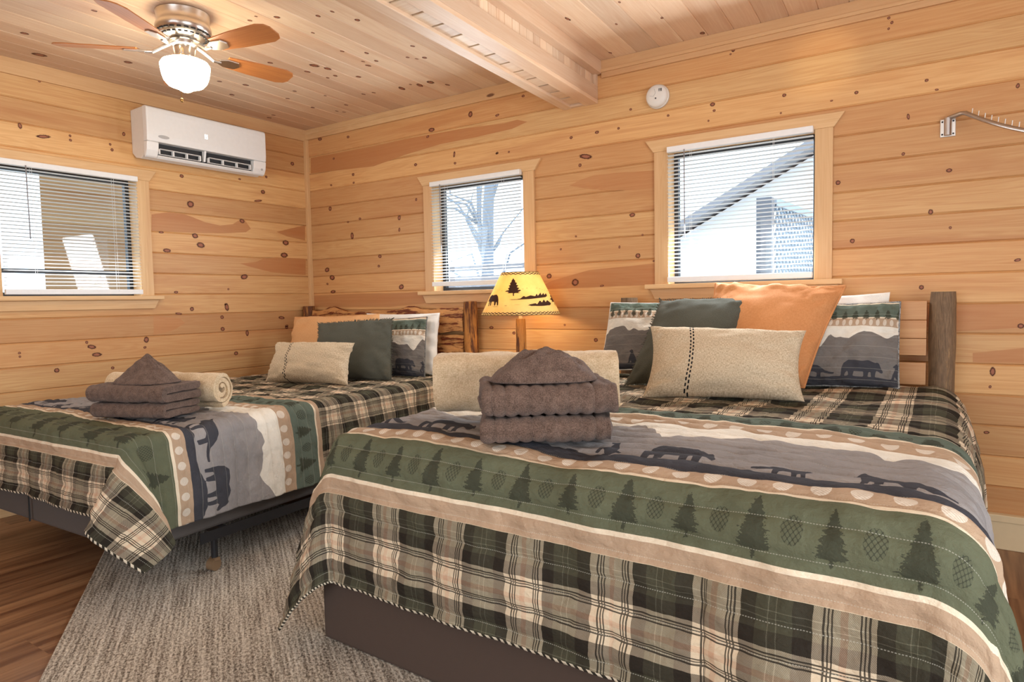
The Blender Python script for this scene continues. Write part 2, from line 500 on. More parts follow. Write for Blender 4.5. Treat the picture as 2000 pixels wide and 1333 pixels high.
KNOT_CEIL=[(1.007,-2.046,0.0105,0.0137),(0.456,-2.123,0.0153,0.0196),(0.189,-1.953,0.0240,0.0356),(0.451,-1.613,0.0198,0.0223),(1.490,-1.555,0.0094,0.0121),(1.554,-1.566,0.0060,0.0080),(1.627,-1.501,0.0118,0.0164),(1.797,-1.395,0.0097,0.0150),(1.615,-1.275,0.0078,0.0120),(0.558,-1.115,0.0131,0.0155),(0.625,-0.978,0.0152,0.0210),(1.079,-1.133,0.0126,0.0172),(0.767,-0.714,0.0104,0.0152),(0.598,-0.639,0.0113,0.0161),(0.381,-0.912,0.0146,0.0179),(0.566,-0.400,0.0120,0.0183),(0.106,-0.420,0.0141,0.0200),(0.187,-0.444,0.0123,0.0173),(1.243,-0.953,0.0204,0.0313),(1.127,-0.909,0.0130,0.0195),(1.264,-0.872,0.0164,0.0261),(1.542,-1.011,0.0087,0.0144),(1.629,-0.913,0.0102,0.0181),(1.517,-0.832,0.0073,0.0128),(1.492,-0.767,0.0113,0.0201),(1.584,-0.793,0.0112,0.0154),(1.914,-1.250,0.0121,0.0163),(1.902,-0.837,0.0107,0.0151),(1.766,-0.728,0.0097,0.0133),(1.791,-0.679,0.0066,0.0135),(1.839,-0.667,0.0126,0.0172),(1.358,-0.337,0.0175,0.0344),(1.492,-0.314,0.0165,0.0342),(1.586,-0.319,0.0216,0.0300),(1.639,-0.215,0.0110,0.0202),(1.072,-0.400,0.0098,0.0172),(1.149,-0.383,0.0096,0.0155),(1.456,-0.362,0.0078,0.0125),(1.889,-1.388,0.0079,0.0127),(0.797,-0.301,0.0111,0.0187),(2.757,-0.645,0.0086,0.0237),(2.729,-0.099,0.0070,0.0160),(2.926,-0.444,0.0060,0.0129),(3.143,-0.377,0.0075,0.0116),(3.246,-0.065,0.0132,0.0188),(3.046,-0.668,0.0060,0.0111),(1.138,-0.762,0.0088,0.0141),(1.204,-0.760,0.0118,0.0163),(1.301,-0.663,0.0134,0.0185),(0.846,-0.530,0.0078,0.0124),(0.631,-0.237,0.0090,0.0147),(0.652,-0.188,0.0090,0.0150)]
HB1=[(2.400,1.844),(2.481,1.872),(2.567,1.886),(2.701,1.885),(2.951,1.869),(2.950,1.772),(2.829,1.771),(2.634,1.791),(2.498,1.818)]
HB2=[(0.050,2.320),(0.700,2.317),(1.061,2.321),(1.573,2.314),(1.928,2.295),(2.028,2.301),(2.104,2.276),(1.987,2.250),(1.700,2.240),(1.391,2.238),(1.056,2.209),(0.747,2.168),(0.044,2.199)]
HB3=[(2.121,1.216),(2.274,1.270),(2.526,1.324),(2.947,1.345),(2.946,1.225),(2.524,1.219)]
HB4=[(3.908,1.076),(4.171,1.083),(4.377,1.090),(4.634,1.090),(4.636,0.989),(4.379,0.969)]
HB5=[(4.454,0.873),(4.638,0.900),(4.639,0.833),(4.455,0.831)]
HB6=[(0.008,1.219),(0.541,1.224),(1.019,1.221),(1.264,1.223),(1.261,1.143),(0.861,1.118),(0.003,1.127)]
HL1=[(-1.279,1.755),(-1.161,1.780),(-1.062,1.779),(-1.000,1.764),(-0.907,1.737),(-0.791,1.722),(-0.688,1.741),(-0.641,1.771),(-0.590,1.779),(-0.541,1.719),(-0.586,1.690),(-0.753,1.670),(-0.911,1.659),(-1.133,1.653),(-1.284,1.648)]
HL2=[(-0.648,1.458),(-0.509,1.474),(-0.441,1.504),(-0.325,1.517),(-0.047,1.516),(-0.052,1.388),(-0.236,1.392),(-0.377,1.401),(-0.555,1.435)]
HL3=[(-0.316,1.713),(-0.039,1.787),(-0.045,1.664),(-0.222,1.685)]
HL4=[(-1.299,1.091),(-1.126,1.072),(-1.084,1.039),(-1.166,0.994),(-1.305,0.966)]
P_RLUMBAR=[(3.262,-0.849,1.018),(3.881,-0.706,0.999),(3.904,-0.861,0.727),(3.293,-1.016,0.724)]
P_RGREEN=[(3.169,-0.486,1.133),(3.577,-0.422,1.145),(3.543,-0.654,0.755),(3.087,-0.728,0.739)]
P_RORANGE=[(3.395,-0.329,1.204),(3.966,-0.263,1.174),(3.838,-0.514,0.733),(3.380,-0.582,0.733)]
P_RSHAMR=[(3.784,-0.229,1.101),(4.183,-0.198,1.110),(4.190,-0.318,0.740),(3.720,-0.358,0.733)]
P_RSHAML=[(2.797,-0.235,1.125),(3.366,-0.218,1.117),(3.398,-0.324,0.786),(2.784,-0.353,0.764)]
P_RWHITE=[(3.603,-0.156,1.143),(4.139,-0.154,1.154),(4.154,-0.227,0.743),(3.622,-0.232,0.733)]
P_LLUMBAR=[(0.752,-0.918,0.903),(1.333,-0.794,0.903),(1.408,-0.929,0.663),(0.801,-1.054,0.663)]
P_LGREEN=[(0.791,-0.609,1.019),(1.350,-0.481,1.043),(1.454,-0.612,0.663),(0.915,-0.733,0.663)]
P_LORANGE=[(0.244,-0.409,1.048),(1.059,-0.318,1.065),(1.171,-0.449,0.663),(0.250,-0.557,0.663)]
P_LSHAM=[(0.786,-0.291,1.022),(1.459,-0.235,1.051),(1.527,-0.352,0.663),(0.888,-0.404,0.663)]
P_LWHITE=[(0.829,-0.180,1.077),(1.497,-0.157,1.076),(1.544,-0.247,0.663),(0.906,-0.275,0.663)]
# ================================================================ room shell
S = 0.137                      # board exposure
ZH = 1.2344                    # a board joint at this height on the seen walls
ZC = 2.54                      # ceiling
XR, YR = 6.8, -6.4             # far sides of the room, out of frame
WT = 0.12                      # wall thickness
WIN_B = (1.317, 2.075, 1.225, 1.965)
WIN_C = (3.033, 3.793, 1.225, 1.965)
WIN_A = (-2.134, -1.375, 1.225, 1.965)


def planks(mb, to3, u0, u1, joints, holes=(), groove=.0058, depth=.007, lens=None, seed=0):
    """tongue-and-groove boards between successive joints, chamfered at every joint; to3(u, v, d)"""
    r = random.Random(seed)
    for j in range(len(joints) - 1):
        v0, v1 = joints[j], joints[j + 1]
        # cut the board by holes
        segs = [(u0, u1)]
        parts = []
        for (h0, h1, g0, g1) in holes:
            if g1 <= v0 or g0 >= v1: continue
            ns = []
            for a, b in segs:
                if h1 <= a or h0 >= b: ns.append((a, b)); continue
                if a < h0: ns.append((a, h0))
                if b > h1: ns.append((h1, b))
            segs = ns
            if g0 > v0: parts.append((h0, h1, v0, g0, True, False))
            if g1 < v1: parts.append((h0, h1, g1, v1, False, True))
        # butt joints along the board
        if lens:
            cut = []
            for a, b in segs:
                x = a + r.uniform(.3, 1.0) * lens
                while x < b - .3:
                    cut.append((a, x)); a = x
                    x += r.uniform(.7, 1.3) * lens
                cut.append((a, b))
            segs = cut
        rn = r.random()
        first = True
        for a, b in segs:
            if lens and not first: rn = r.random()
            first = False
            parts.append((a, b, v0, v1, True, True))
        for a, b, w0, w1, lo, hi in parts:
            k0 = w0 + (groove if lo else 0)
            k1 = w1 - (groove if hi else 0)
            V = [to3(a, k0, 0), to3(b, k0, 0), to3(b, k1, 0), to3(a, k1, 0)]
            U = [(a, k0), (b, k0), (b, k1), (a, k1)]
            F = [(0, 1, 2, 3)]
            if lo:
                V += [to3(a, w0, -depth), to3(b, w0, -depth)]; U += [(a, w0), (b, w0)]
                n = len(V); F.append((n - 2, n - 1, 1, 0))
            if hi:
                V += [to3(a, w1, -depth), to3(b, w1, -depth)]; U += [(a, w1), (b, w1)]
                n = len(V); F.append((3, 2, n - 1, n - 2))
            mb.add(V, F, U, 0, rnd=rn if not lens else r.random())


def knots(mb, to3, lst, mi=1):
    for (u, v, a, b) in lst:
        a, b = max(a * 1.15, .005), max(b * 1.15, .005)
        ph = random.uniform(-.25, .25)
        n = 14
        V, U = [to3(u, v, .0006)], [(0, 0)]
        for k in range(n):
            t = 2 * PI * k / n
            x, y = a * math.cos(t), b * math.sin(t)
            V.append(to3(u + x * math.cos(ph) - y * math.sin(ph), v + x * math.sin(ph) + y * math.cos(ph), .0006))
            U.append((math.cos(t), math.sin(t)))
        mb.add(V, [(0, 1 + k, 1 + (k + 1) % n) for k in range(n)], U, mi)


def heart(mb, to3, polys):
    for i, p in enumerate(polys):
        mb.add([to3(a, b, .0003) for a, b in p], [tuple(range(len(p)))], [(a, b) for a, b in p], 0, rnd=.17 + .11 * i, red=1.0)


def joints(lo, hi):
    k0 = math.ceil((lo - ZH) / S + .15)
    out = [lo]
    k = k0
    while ZH + k * S < hi - .02:
        if ZH + k * S - lo > .02: out.append(ZH + k * S)
        k += 1
    return out + [hi]


# --- back wall (behind the headboards), y = 0
mb = MB()
t_back = lambda u, v, d: (u, -d, v)
planks(mb, t_back, 0, XR, joints(0, ZC), [(WIN_B[0], WIN_B[1], WIN_B[2], WIN_B[3]), (WIN_C[0], WIN_C[1], WIN_C[2], WIN_C[3])], seed=11)
heart(mb, t_back, [HB1, HB2, HB3, HB4, HB5, HB6])
knots(mb, t_back, KNOT_BACK)
mb.build('wall_back', [M['pine'], M['knot']])['kind'] = 'structure'

# --- left wall, x = 0
mb = MB()
t_left = lambda u, v, d: (d, u, v)
planks(mb, t_left, YR, 0, joints(0, ZC), [(WIN_A[0], WIN_A[1], WIN_A[2], WIN_A[3])], seed=23)
heart(mb, t_left, [HL1, HL2, HL3, HL4])
knots(mb, t_left, KNOT_LEFT)
mb.build('wall_left', [M['pine'], M['knot']])['kind'] = 'structure'

# --- the two walls out of frame, with the openings that let daylight in
mb = MB()
planks(mb, lambda u, v, d: (XR - d, u, v), YR, 0, joints(0, ZC), [(-4.5, -2.3, .1, 2.1)], seed=5)
mb.build('wall_right', M['pine_rear'])['kind'] = 'structure'
mb = MB()
planks(mb, lambda u, v, d: (u, YR + d, v), 0, XR, joints(0, ZC), [(2.0, 4.6, .05, 2.1)], seed=6)
mb.build('wall_rear', M['pine_rear'])['kind'] = 'structure'

# outer skin of the walls (keeps the sky out of the board joints)
def skin(mb, to3, u0, u1, v0, v1, h):
    us = sorted({u0, u1, *[x for q in h for x in q[:2]]})
    vs = sorted({v0, v1, *[x for q in h for x in q[2:]]})
    for i in range(len(us) - 1):
        for j in range(len(vs) - 1):
            cu, cv = (us[i] + us[i + 1]) / 2, (vs[j] + vs[j + 1]) / 2
            if any(q[0] < cu < q[1] and q[2] < cv < q[3] for q in h): continue
            mb.add([to3(a, b) for a, b in ((us[i], vs[j]), (us[i + 1], vs[j]), (us[i + 1], vs[j + 1]), (us[i], vs[j + 1]))], [(0, 1, 2, 3)])

mb = MB()
skin(mb, lambda a, b: (a, WT, b), -WT, XR + WT, -.1, ZC + .2, [WIN_B, WIN_C])
skin(mb, lambda a, b: (-WT, a, b), YR - WT, WT, -.1, ZC + .2, [WIN_A])
skin(mb, lambda a, b: (XR + WT, a, b), YR - WT, WT, -.1, ZC + .2, [(-4.5, -2.3, .1, 2.1)])
skin(mb, lambda a, b: (a, YR - WT, b), -WT, XR + WT, -.1, ZC + .2, [(2.0, 4.6, .05, 2.1)])
skin(mb, lambda a, b: (a, b, ZC + .08), -WT, XR + WT, YR - WT, WT, [])
skin(mb, lambda a, b: (a, b, -.06), -WT, XR + WT, YR - WT, WT, [])
mb.build('wall_outer', plain('house_wrap', (.35, .33, .30), .9))['kind'] = 'structure'

# --- floor: dark laminate running front to back
mb = MB()
js = [i * .19 for i in range(int(XR / .19) + 1)] + [XR]
planks(mb, lambda u, v, d: (v, u, d), YR, 0, js, groove=.0012, depth=.0015, lens=1.2, seed=3)
mb.build('floor', M['floor'])['kind'] = 'structure'

# --- ceiling: boards run front to back, a touch out of square with the wall as in the photo
mb = MB()
SK = .058
def t_ceil(u, v, d): return (v - SK * u, u, ZC - d)
js = [-.4 + .1355 * i for i in range(-1, 60)]
js = [j for j in js if j < XR]
planks(mb, t_ceil, YR, 0, js, groove=.004, depth=.004, seed=31)
knots(mb, lambda u, v, d: (u, v, ZC - d), KNOT_CEIL)
mb.build('ceiling', [M['pine_ceiling'], M['knot']])['kind'] = 'structure'

# --- trims
def trim(n, fill):
    mb = MB(); fill(mb)
    return tag(mb.build('trim_%d' % n, M['pine_trim'], bevel=.002), kind='structure')

BX0, BX1, BZ = 2.366, 2.600, 2.302        # soffit beam at the back wall
trim(1, lambda m: (m.box(.018, BX0 + .01, -.019, 0, 2.462, ZC, grain=0, rnd=.31), m.box(.018, BX0 + .01, -.026, 0, 2.497, 2.505, grain=0, rnd=.31)))
trim(2, lambda m: (m.box(0, .019, YR, -.0, 2.452, ZC, grain=1, rnd=.52),))
trim(3, lambda m: (m.box(0, .030, -.030, 0, 0, 2.462, grain=2, rnd=.62),))
trim(4, lambda m: (m.box(BX1 + .03, XR, -.017, 0, 2.440, ZC, grain=0, rnd=.83, red=.35), m.box(BX1 + .03, XR, -.027, -.0, 2.470, 2.488, grain=0, rnd=.83)))

# --- the boxed beam dropping from the ceiling
def skew(mb0):
    mb0.v = [(x - SK * y, y, z) for x, y, z in mb0.v]
    return mb0
yb = YR
beam = empty('trim_5', (0, 0, 0)); tag(beam, kind='structure')
W5 = M['pine_ceiling']
skew(MB().box(BX0, BX0 + .062, yb, -.0, BZ, BZ + .022, grain=1, rnd=.11)).build('edge_board', W5, beam, bevel=.002)
skew(MB().box(BX1 - .085, BX1, yb, -.0, BZ, BZ + .022, grain=1, rnd=.12).box(BX1 - .022, BX1, yb, 0, BZ + .0225, BZ + .100, grain=1, rnd=.13)).build('edge_board', W5, beam, bevel=.002)
skew(MB().box(BX0 + .062, BX1 - .085, -.03, -.001, BZ + .002, BZ + .02, grain=0, rnd=.4)).build('end_block', W5, beam)
m5 = MB()
y = -.03
i = 0
while y > yb + .3:            # short cross boards in the recess with open joints
    m5.box(BX0 + .062, BX1 - .085, y - .128, y - .006, BZ + .016, BZ + .03, grain=0, rnd=(.07 + .137 * i) % 1)
    y -= .137; i += 1
skew(m5).build('recess_boards', M['pine_ceiling'], beam)
skew(MB().box(BX0, BX0 + .02, yb, 0, BZ + .0225, ZC, grain=1, rnd=.35)).build('side_board', W5, beam)
m5 = MB()
planks(m5, lambda u, v, d: (BX1 - .022 - SK * v + d, v, u), BZ + .09, 2.478, [yb + .0697 * k for k in range(int(-yb / .0697) + 1)] + [0], groove=.003, depth=.004, seed=77)
m5.build('beadboard', M['pine_ceiling'], beam)
skew(MB().box(BX1 - .022, BX1 + .03, yb, 0, 2.468, ZC, grain=1, rnd=.66, red=.3)).build('top_board', W5, beam, bevel=.002)
skew(MB().box(BX1 - .021, BX1 - .001, -.024, -.001, BZ + .1, 2.468, grain=2, rnd=.4)).build('end_stop', W5, beam)

# --- baseboards
tag(MB().box(0, XR, -.03, 0, 0, .150, grain=0).box(0, XR, -.038, 0, .125, .157, grain=0).build('baseboard_back', M['cream_paint'], bevel=.003), kind='structure')
tag(MB().box(0, .02, YR, -.04, 0, .12, grain=1, rnd=.3).build('baseboard_left', M['pine_trim'], bevel=.003), kind='structure')


# --- windows
def window(n, w, to3, labels=None):
    """w = (u0, u1, z0, z1); to3(u, z, d): d is depth into the room (negative = towards outside)"""
    u0, u1, z0, z1 = w
    root = empty('window_%d' % n, to3((u0 + u1) / 2, z0, 0)); tag(root, kind='structure')
    inv = Matrix.Translation(-Vector(root.location))
    def bx(mb, a, b, c, d, e, f, grain='u', **k):
        P = [to3(uu, zz, dd) for dd in (e, f) for uu, zz in ((a, c), (b, c), (b, d), (a, d))]
        P = [inv @ Vector(p) for p in P]
        return mb.hexa(P, **k)
    cw, ct = .080, .018
    T = M['pine_trim']
    bx(MB(), u0 - .005 - cw + .005, u0 + .002, z0, z1, 0, ct, rnd=.21 + .1 * n).build('side_casing', T, root, bevel=.002)
    bx(MB(), u1 - .002, u1 + cw, z0, z1, 0, ct, rnd=.47 + .1 * n).build('side_casing', T, root, bevel=.002)
    hp = [(u0 - cw - .004, z1), (u1 + cw + .004, z1), (u1 + cw + .052, z1 + .068), (u0 - cw - .052, z1 + .068)]
    MB().prism(hp, 0, .020, lambda a, b, d: inv @ Vector(to3(a, b, d)), rnd=.74, red=0).build('head_casing', T, root, bevel=.002)
    bx(MB(), u0 - cw - .05, u1 + cw + .05, z0 - .026, z0, -.03, .048, rnd=.15).build('sill', T, root, bevel=.003)
    ap = [(u0 - cw, z0 - .084), (u1 + cw, z0 - .084), (u1 + cw + .03, z0 - .026), (u0 - cw - .03, z0 - .026)]
    MB().prism(ap, 0, .018, lambda a, b, d: inv @ Vector(to3(a, b, d)), rnd=.9).build('apron', T, root, bevel=.002)
    j = MB()
    for a, b, c, d in ((u0 - .012, u0, z0, z1), (u1, u1 + .012, z0, z1), (u0 - .012, u1 + .012, z1, z1 + .012), (u0 - .012, u1 + .012, z0 - .012, z0 - .0005)):
        bx(j, a, b, c, d, -WT, -.0005, rnd=.5)
    j.build('jamb', T, root)
    fr = MB()
    fw = .024
    for a, b, c, d in ((u0, u0 + fw, z0, z1), (u1 - fw, u1, z0, z1), (u0 + fw, u1 - fw, z1 - fw, z1), (u0 + fw, u1 - fw, z0, z0 + fw)):
        bx(fr, a, b, c, d, -.118, -.082)
    if n == 1: bx(fr, u0 + fw, u1 - fw, z0 + .135, z0 + .160, -.112, -.088)
    fr.build('sash_frame', M['black_frame'], root, bevel=.002)
    bx(MB(), u0 + fw, u1 - fw, z0 + fw, z1 - fw, -.1005, -.0995).build('glass_pane', M['glass'], root)
    return root

window(1, WIN_A, lambda u, z, d: (d, u, z))
window(2, WIN_B, lambda u, z, d: (u, -d, z))
window(3, WIN_C, lambda u, z, d: (u, -d, z))


def blind(label, w, to3, bottom, wand_u, wand_len, cords, stack=.0):
    u0, u1, z0, z1 = w
    u0 += .006; u1 -= .006
    root = empty('window_blind', to3((u0 + u1) / 2, z1, .03))
    tag(root, label, 'blind', 'mini blinds on the cabin windows')
    inv = Matrix.Translation(-Vector(root.location))
    T3 = lambda a, z, d: inv @ Vector(to3(a, z, d))
    def bx(mb, a, b, c, d, e, f, **k):
        return mb.hexa([T3(uu, zz, dd) for dd in (e, f) for uu, zz in ((a, c), (b, c), (b, d), (a, d))], **k)
    bx(MB(), u0, u1, z1 - .018, z1 + .014, .0215, .050).build('headrail', M['blind_white'], root, bevel=.003)
    sl = MB()
    z = z1 - .034
    pitch = .0208
    while z > bottom + .052:
        prof = [(.0215 + .0245 * k / 4, .0016 * (1 - (k / 2 - 1) ** 2) + .0016 * (k / 2 - 1)) for k in range(5)]
        V = []
        for uu in (u0, u1):
            V += [T3(uu, z + h, d) for d, h in prof]
            V += [T3(uu, z + h - .0006, d) for d, h in prof]
        F = []
        for k in range(4):
            F.append((k, k + 1, 10 + k + 1, 10 + k))
            F.append((5 + k, 15 + k, 15 + k + 1, 5 + k + 1))
        F += [(0, 10, 15, 5), (4, 9, 19, 14)]
        sl.add(V, F)
        z -= pitch
    sl.build('slats', M['blind_white'], root)
    bx(MB(), u0, u1, bottom + .006, bottom + .036 + stack, .0225, .0465).build('bottom_rail', M['blind_white'], root, bevel=.003)
    for cu in cords:
        for dd in (.0208, .0478):
            MB().tube([T3(cu, z1 - .018, dd), T3(cu, bottom + .02, dd)], .0008, 5).build('ladder_cord', M['blind_white'], root)
    MB().tube([T3(wand_u, z1 - .012, .055), T3(wand_u + .002, z1 - wand_len, .055)], .0032, 8).build('tilt_wand', plain('grey_wand', (.32, .31, .32), .3), root, smooth=True)
    return root

blind('white mini blind on the left wall window below the air conditioner', WIN_A, lambda u, z, d: (d, u, z), 1.228, -2.0, .42, (-1.97, -1.53))
blind('white mini blind on the small window behind the lamp', WIN_B, lambda u, z, d: (u, -d, z), 1.252, 1.42, .48, (1.46, 1.93))
blind('white mini blind on the window above the large near bed', WIN_C, lambda u, z, d: (u, -d, z), 1.228, 3.14, .50, (3.17, 3.60))
# ================================================================ outdoors, seen through the blinds
tag(MB().box(-25, 25, .4, 40, -.5, -.4).box(-25, -.3, -20, .4, -.5, -.4).build('ground_outside', plain('pale_ground', (.55, .55, .50), .95)), kind='structure')

hs = empty('neighbour_house', (3.0, 9.0, -.4))
tag(hs, 'pale house with a pitched roof edge outside the right window', 'house')
wm = plain('pale_siding', (.86, .82, .80), .8)
MB().prism([(-3.6, 0), (3.8, 0), (3.8, 3.0), (.4, 4.55), (-3.6, 2.45)], 0, 5, lambda a, b, d: (a, d, b)).build('house_wall', wm, hs)
rf = MB()
rf.prism([(-4.1, 2.25), (.4, 4.62), (.4, 4.77), (-4.1, 2.39)], -.35, 5.2, lambda a, b, d: (a, d, b))
rf.prism([(.4, 4.62), (4.3, 2.85), (4.3, 3.00), (.4, 4.77)], -.35, 5.2, lambda a, b, d: (a, d, b))
rf.build('roof', plain('grey_fascia', (.30, .29, .31), .8), hs)

lt = empty('lattice_screen', (3.03, 2.0, -.4))
tag(lt, 'grey post and diagonal lattice screen outside the right window', 'lattice')
MB().box(0, .115, -.05, .05, 0, 2.33).build('post', plain('weathered_post', (.22, .23, .26), .9), lt)
m = MB()
L, H0, H1 = 1.6, .9, 2.30
lam = lambda a, z, d: (.115 + a * .06 + d, .05 + a, z)
k = -2.4
def clip(x0, z0, sl):
    pts = [(a, z0 + sl * (a - x0)) for a in np.linspace(0, L, 60)]
    pts = [p for p in pts if H0 <= p[1] <= H1]
    return (pts[0], pts[-1]) if len(pts) > 2 else None
for sl in (1, -1):
    off = 0.0
    zz = H0 - L if sl > 0 else H0
    while zz < H1 + L:
        c = clip(0, zz, sl)
        if c:
            (a0, b0), (a1, b1) = c
            wd = .018
            dd = 0 if sl > 0 else .008
            m.hexa([lam(a0, b0 - wd, dd), lam(a1, b1 - wd, dd), lam(a1, b1 + wd, dd), lam(a0, b0 + wd, dd),
                    lam(a0, b0 - wd, dd + .007), lam(a1, b1 - wd, dd + .007), lam(a1, b1 + wd, dd + .007), lam(a0, b0 + wd, dd + .007)])
        zz += .105
m.build('lattice_slats', plain('grey_lattice', (.24, .29, .35), .9), lt)
for z0, z1 in ((0, .9), (2.27, 2.33)):
    m = MB()
    m.hexa([lam(0, z0, -.01), lam(L, z0, -.01), lam(L, z0, .02), lam(0, z0, .02), lam(0, z1, -.01), lam(L, z1, -.01), lam(L, z1, .02), lam(0, z1, .02)])
    m.build('frame_rail', plain('grey_rail', (.48, .52, .58), .9), lt)

bark = plain('pale_bark', (.30, .34, .40), .95, bump=(30, .6))
def tree(label, loc, h, r, lean, seed):
    rr = random.Random(seed)
    t = empty('tree', loc); tag(t, label, 'tree', 'bare trees outside')
    top = Vector((lean, .3, h))
    pts = [Vector((0, 0, 0)).lerp(top, i / 8) + Vector((rr.uniform(-.05, .05), 0, 0)) for i in range(9)]
    MB().tube(pts, [r * (1 - .6 * i / 8) for i in range(9)], 10).build('trunk', bark, t, smooth=True)
    b = MB()
    for i in range(16):
        q = pts[rr.randint(2, 8)]
        d = Vector((rr.uniform(-1, 1), rr.uniform(-.4, .4), rr.uniform(.2, 1)))
        pp = [q + d * (k * .45) + Vector((rr.uniform(-.1, .1), 0, rr.uniform(-.1, .1))) * k for k in range(4)]
        b.tube(pp, [.035, .025, .015, .006], 6)
    b.build('branches', bark, t, smooth=True)
tree('thick bare tree trunk in the middle of the small window', (-1.9, 5.0, -.4), 6, .13, .1, 4)
tree('leaning thin bare tree left of the thick trunk', (-2.9, 6.6, -.4), 6, .07, -.6, 9)
tree('thin bare tree at the right edge of the small window', (-.65, 5.6, -.4), 6, .05, -.5, 15)

rl = empty('deck_railing', (-.6, 3.0, -.4)); tag(rl, 'low grey railing outside the bottom of the small window', 'railing')
MB().box(-2.4, 1.3, -.03, .03, 1.93, 1.99).build('top_rail', plain('grey_deck', (.45, .46, .52), .9), rl)
m = MB()
for k in range(5): m.box(-2.4, 1.3, -.01, .01, .2 + k * .34, .2 + k * .34 + .30)
m.build('boards', plain('grey_boards', (.48, .48, .55), .9), rl)

# covered porch beyond the left window
pw = empty('porch_wall', (-1.8, 0, 0)); tag(pw, 'wooden porch wall seen through the left window', 'wall')
m = MB()
planks(m, lambda u, v, d: (d, u, v), -1.20, 2.2, [-.2 + S * i for i in range(22)], seed=44)
m.build('boards', M['pine_rear'], pw)
tag(MB().box(-1.9, -WT - .01, -3.2, 2.2, 2.75, 2.85).build('trim_6', M['pine_trim']), kind='structure')
# ================================================================ fixtures
# --- ceiling fan
FX, FY = 1.3025, -1.787
fan = empty('ceiling_fan', (FX, FY, ZC))
tag(fan, 'brushed nickel ceiling fan with five brown wooden blades and a lit globe', 'ceiling fan')
NK = M['nickel']
MB().lathe([(.118, -.001), (.121, -.006), (.116, -.028), (.115, -.046), (.118, -.052), (.124, -.070), (.122, -.086), (.106, -.108), (.080, -.118), (.055, -.122)], n=48).build('motor_housing', NK, fan, smooth=True, angle=.7)
v = MB()
for k in range(24):                       # dark slots round the belly of the motor
    a = 2 * PI * k / 24
    for z0, z1, rr in ((-.104, -.096, .112), (-.115, -.110, .094)):
        a0, a1 = a, a + 2 * PI / 24 * .62
        v.add([(rr * math.cos(t), rr * math.sin(t), z) for t, z in ((a0, z0), (a1, z0), (a1, z1), (a0, z1))] +
              [((rr + .008) * math.cos(t), (rr + .008) * math.sin(t), z) for t, z in ((a0, z0), (a1, z0), (a1, z1), (a0, z1))],
              [(0, 1, 2, 3), (7, 6, 5, 4), (0, 4, 5, 1), (1, 5, 6, 2), (2, 6, 7, 3), (3, 7, 4, 0)])
v.build('vent_slots', M['dark_vent'], fan)
MB().lathe([(.054, -.123), (.062, -.135), (.060, -.150), (.046, -.158), (.050, -.164), (.047, -.200), (.056, -.205), (.058, -.211)], n=32).build('light_kit', NK, fan, smooth=True, angle=.7)
globe = emit('lit_glass_globe', (1.0, .86, .62), 28.0)
MB().lathe([(.056, -.212), (.080, -.218), (.102, -.228), (.110, -.242), (.109, -.260), (.104, -.290), (.095, -.316), (.078, -.336), (.046, -.348), (.034, -.351), (.030, -.357), (.018, -.364), (.001, -.367)], n=48).build('globe', globe, fan, smooth=True)
pc = MB()
CHX, CHY = .113 * .85 - .02 * .52, -.113 * .52 - .02 * .85
pc.tube([(CHX * .45, CHY * .45, -.172), (CHX * .8, CHY * .8, -.19), (CHX, CHY, -.225), (CHX, CHY, -.30), (CHX, CHY, -.425)], .0014, 6)
pc.build('pull_chain', M['brass'], fan)
MB().lathe([(.001, .010), (.005, .007), (.008, 0), (.005, -.008), (.001, -.011)], (CHX, CHY, -.436), 16).build('chain_ball', M['brass'], fan, smooth=True)
for k in range(5):
    a = math.radians(-134 + 72 * k)
    ca, sa = math.cos(a), math.sin(a)
    def P(r, t, z): return (r * ca - t * sa, r * sa + t * ca, z)
    pitch = math.radians(-13)
    zb = -.178
    def Q(r, t, h=0.0): return P(r, t * math.cos(pitch), zb + t * math.sin(pitch) + h)
    out = [(.20, -.046), (.34, -.060), (.50, -.066), (.54, -.052), (.555, -.028), (.555, .028), (.54, .052), (.50, .066), (.34, .060), (.20, .046)]
    b = MB().prism(out, 0, .006, lambda r, t, d: Q(r, t, d), rnd=.2 + .1 * k)
    bo = b.build('blade', [M['fan_wood']], fan, bevel=.0015)
    ir = MB()
    ir.tube([P(.06, 0, -.140), P(.10, 0, -.160), P(.14, 0, -.184), P(.175, 0, zb - .006)], [.010, .010, .009, .008], 8)
    ir.prism([(.165, -.016), (.20, -.034), (.255, -.030), (.272, 0), (.255, .030), (.20, .034), (.165, .016)], -.007, -.0005, lambda r, t, d: Q(r, t, d))
    ir.build('blade_iron', NK, bo, bevel=.001)
# warm fill light added on the ceiling behind the camera, out of frame
fx = empty('added_ceiling_light', (4.6, -4.6, ZC)); tag(fx, 'added round flush fill light on the unseen part of the ceiling', 'ceiling light')
MB().lathe([(.14, -.001), (.15, -.02), (.14, -.03)], n=32).build('base', NK, fx, smooth=True)
MB().lathe([(.135, -.031), (.13, -.06), (.09, -.09), (.001, -.10)], n=32).build('globe', emit('fill_globe', (1.0, .84, .60), 14.0), fx, smooth=True)

# --- unseen ceiling spot, added to cast a warm pool on the back wall
sp = empty('added_spot', (4.0, -1.05, ZC)); tag(sp, 'added unseen ceiling spot casting a warm pool on the back wall', 'spotlight')
MB().lathe([(.035, -.001), (.035, -.02), (.02, -.03), (.02, -.06)], n=20).build('spot_body', M['nickel'], sp, smooth=True)
sd = bpy.data.lights.new('spot_bulb', 'SPOT')
sd.energy, sd.color, sd.spot_size, sd.spot_blend, sd.shadow_soft_size = 11, (1, .80, .42), math.radians(22), 1.0, .02
so = bpy.data.objects.new('spot_bulb', sd); COL.objects.link(so); so.parent = sp
so.location = (0, 0, -.075)
so.rotation_euler = (Vector((3.82, 0, 2.30)) - Vector((4.0, -1.05, ZC - .07))).to_track_quat('-Z', 'Y').to_euler()

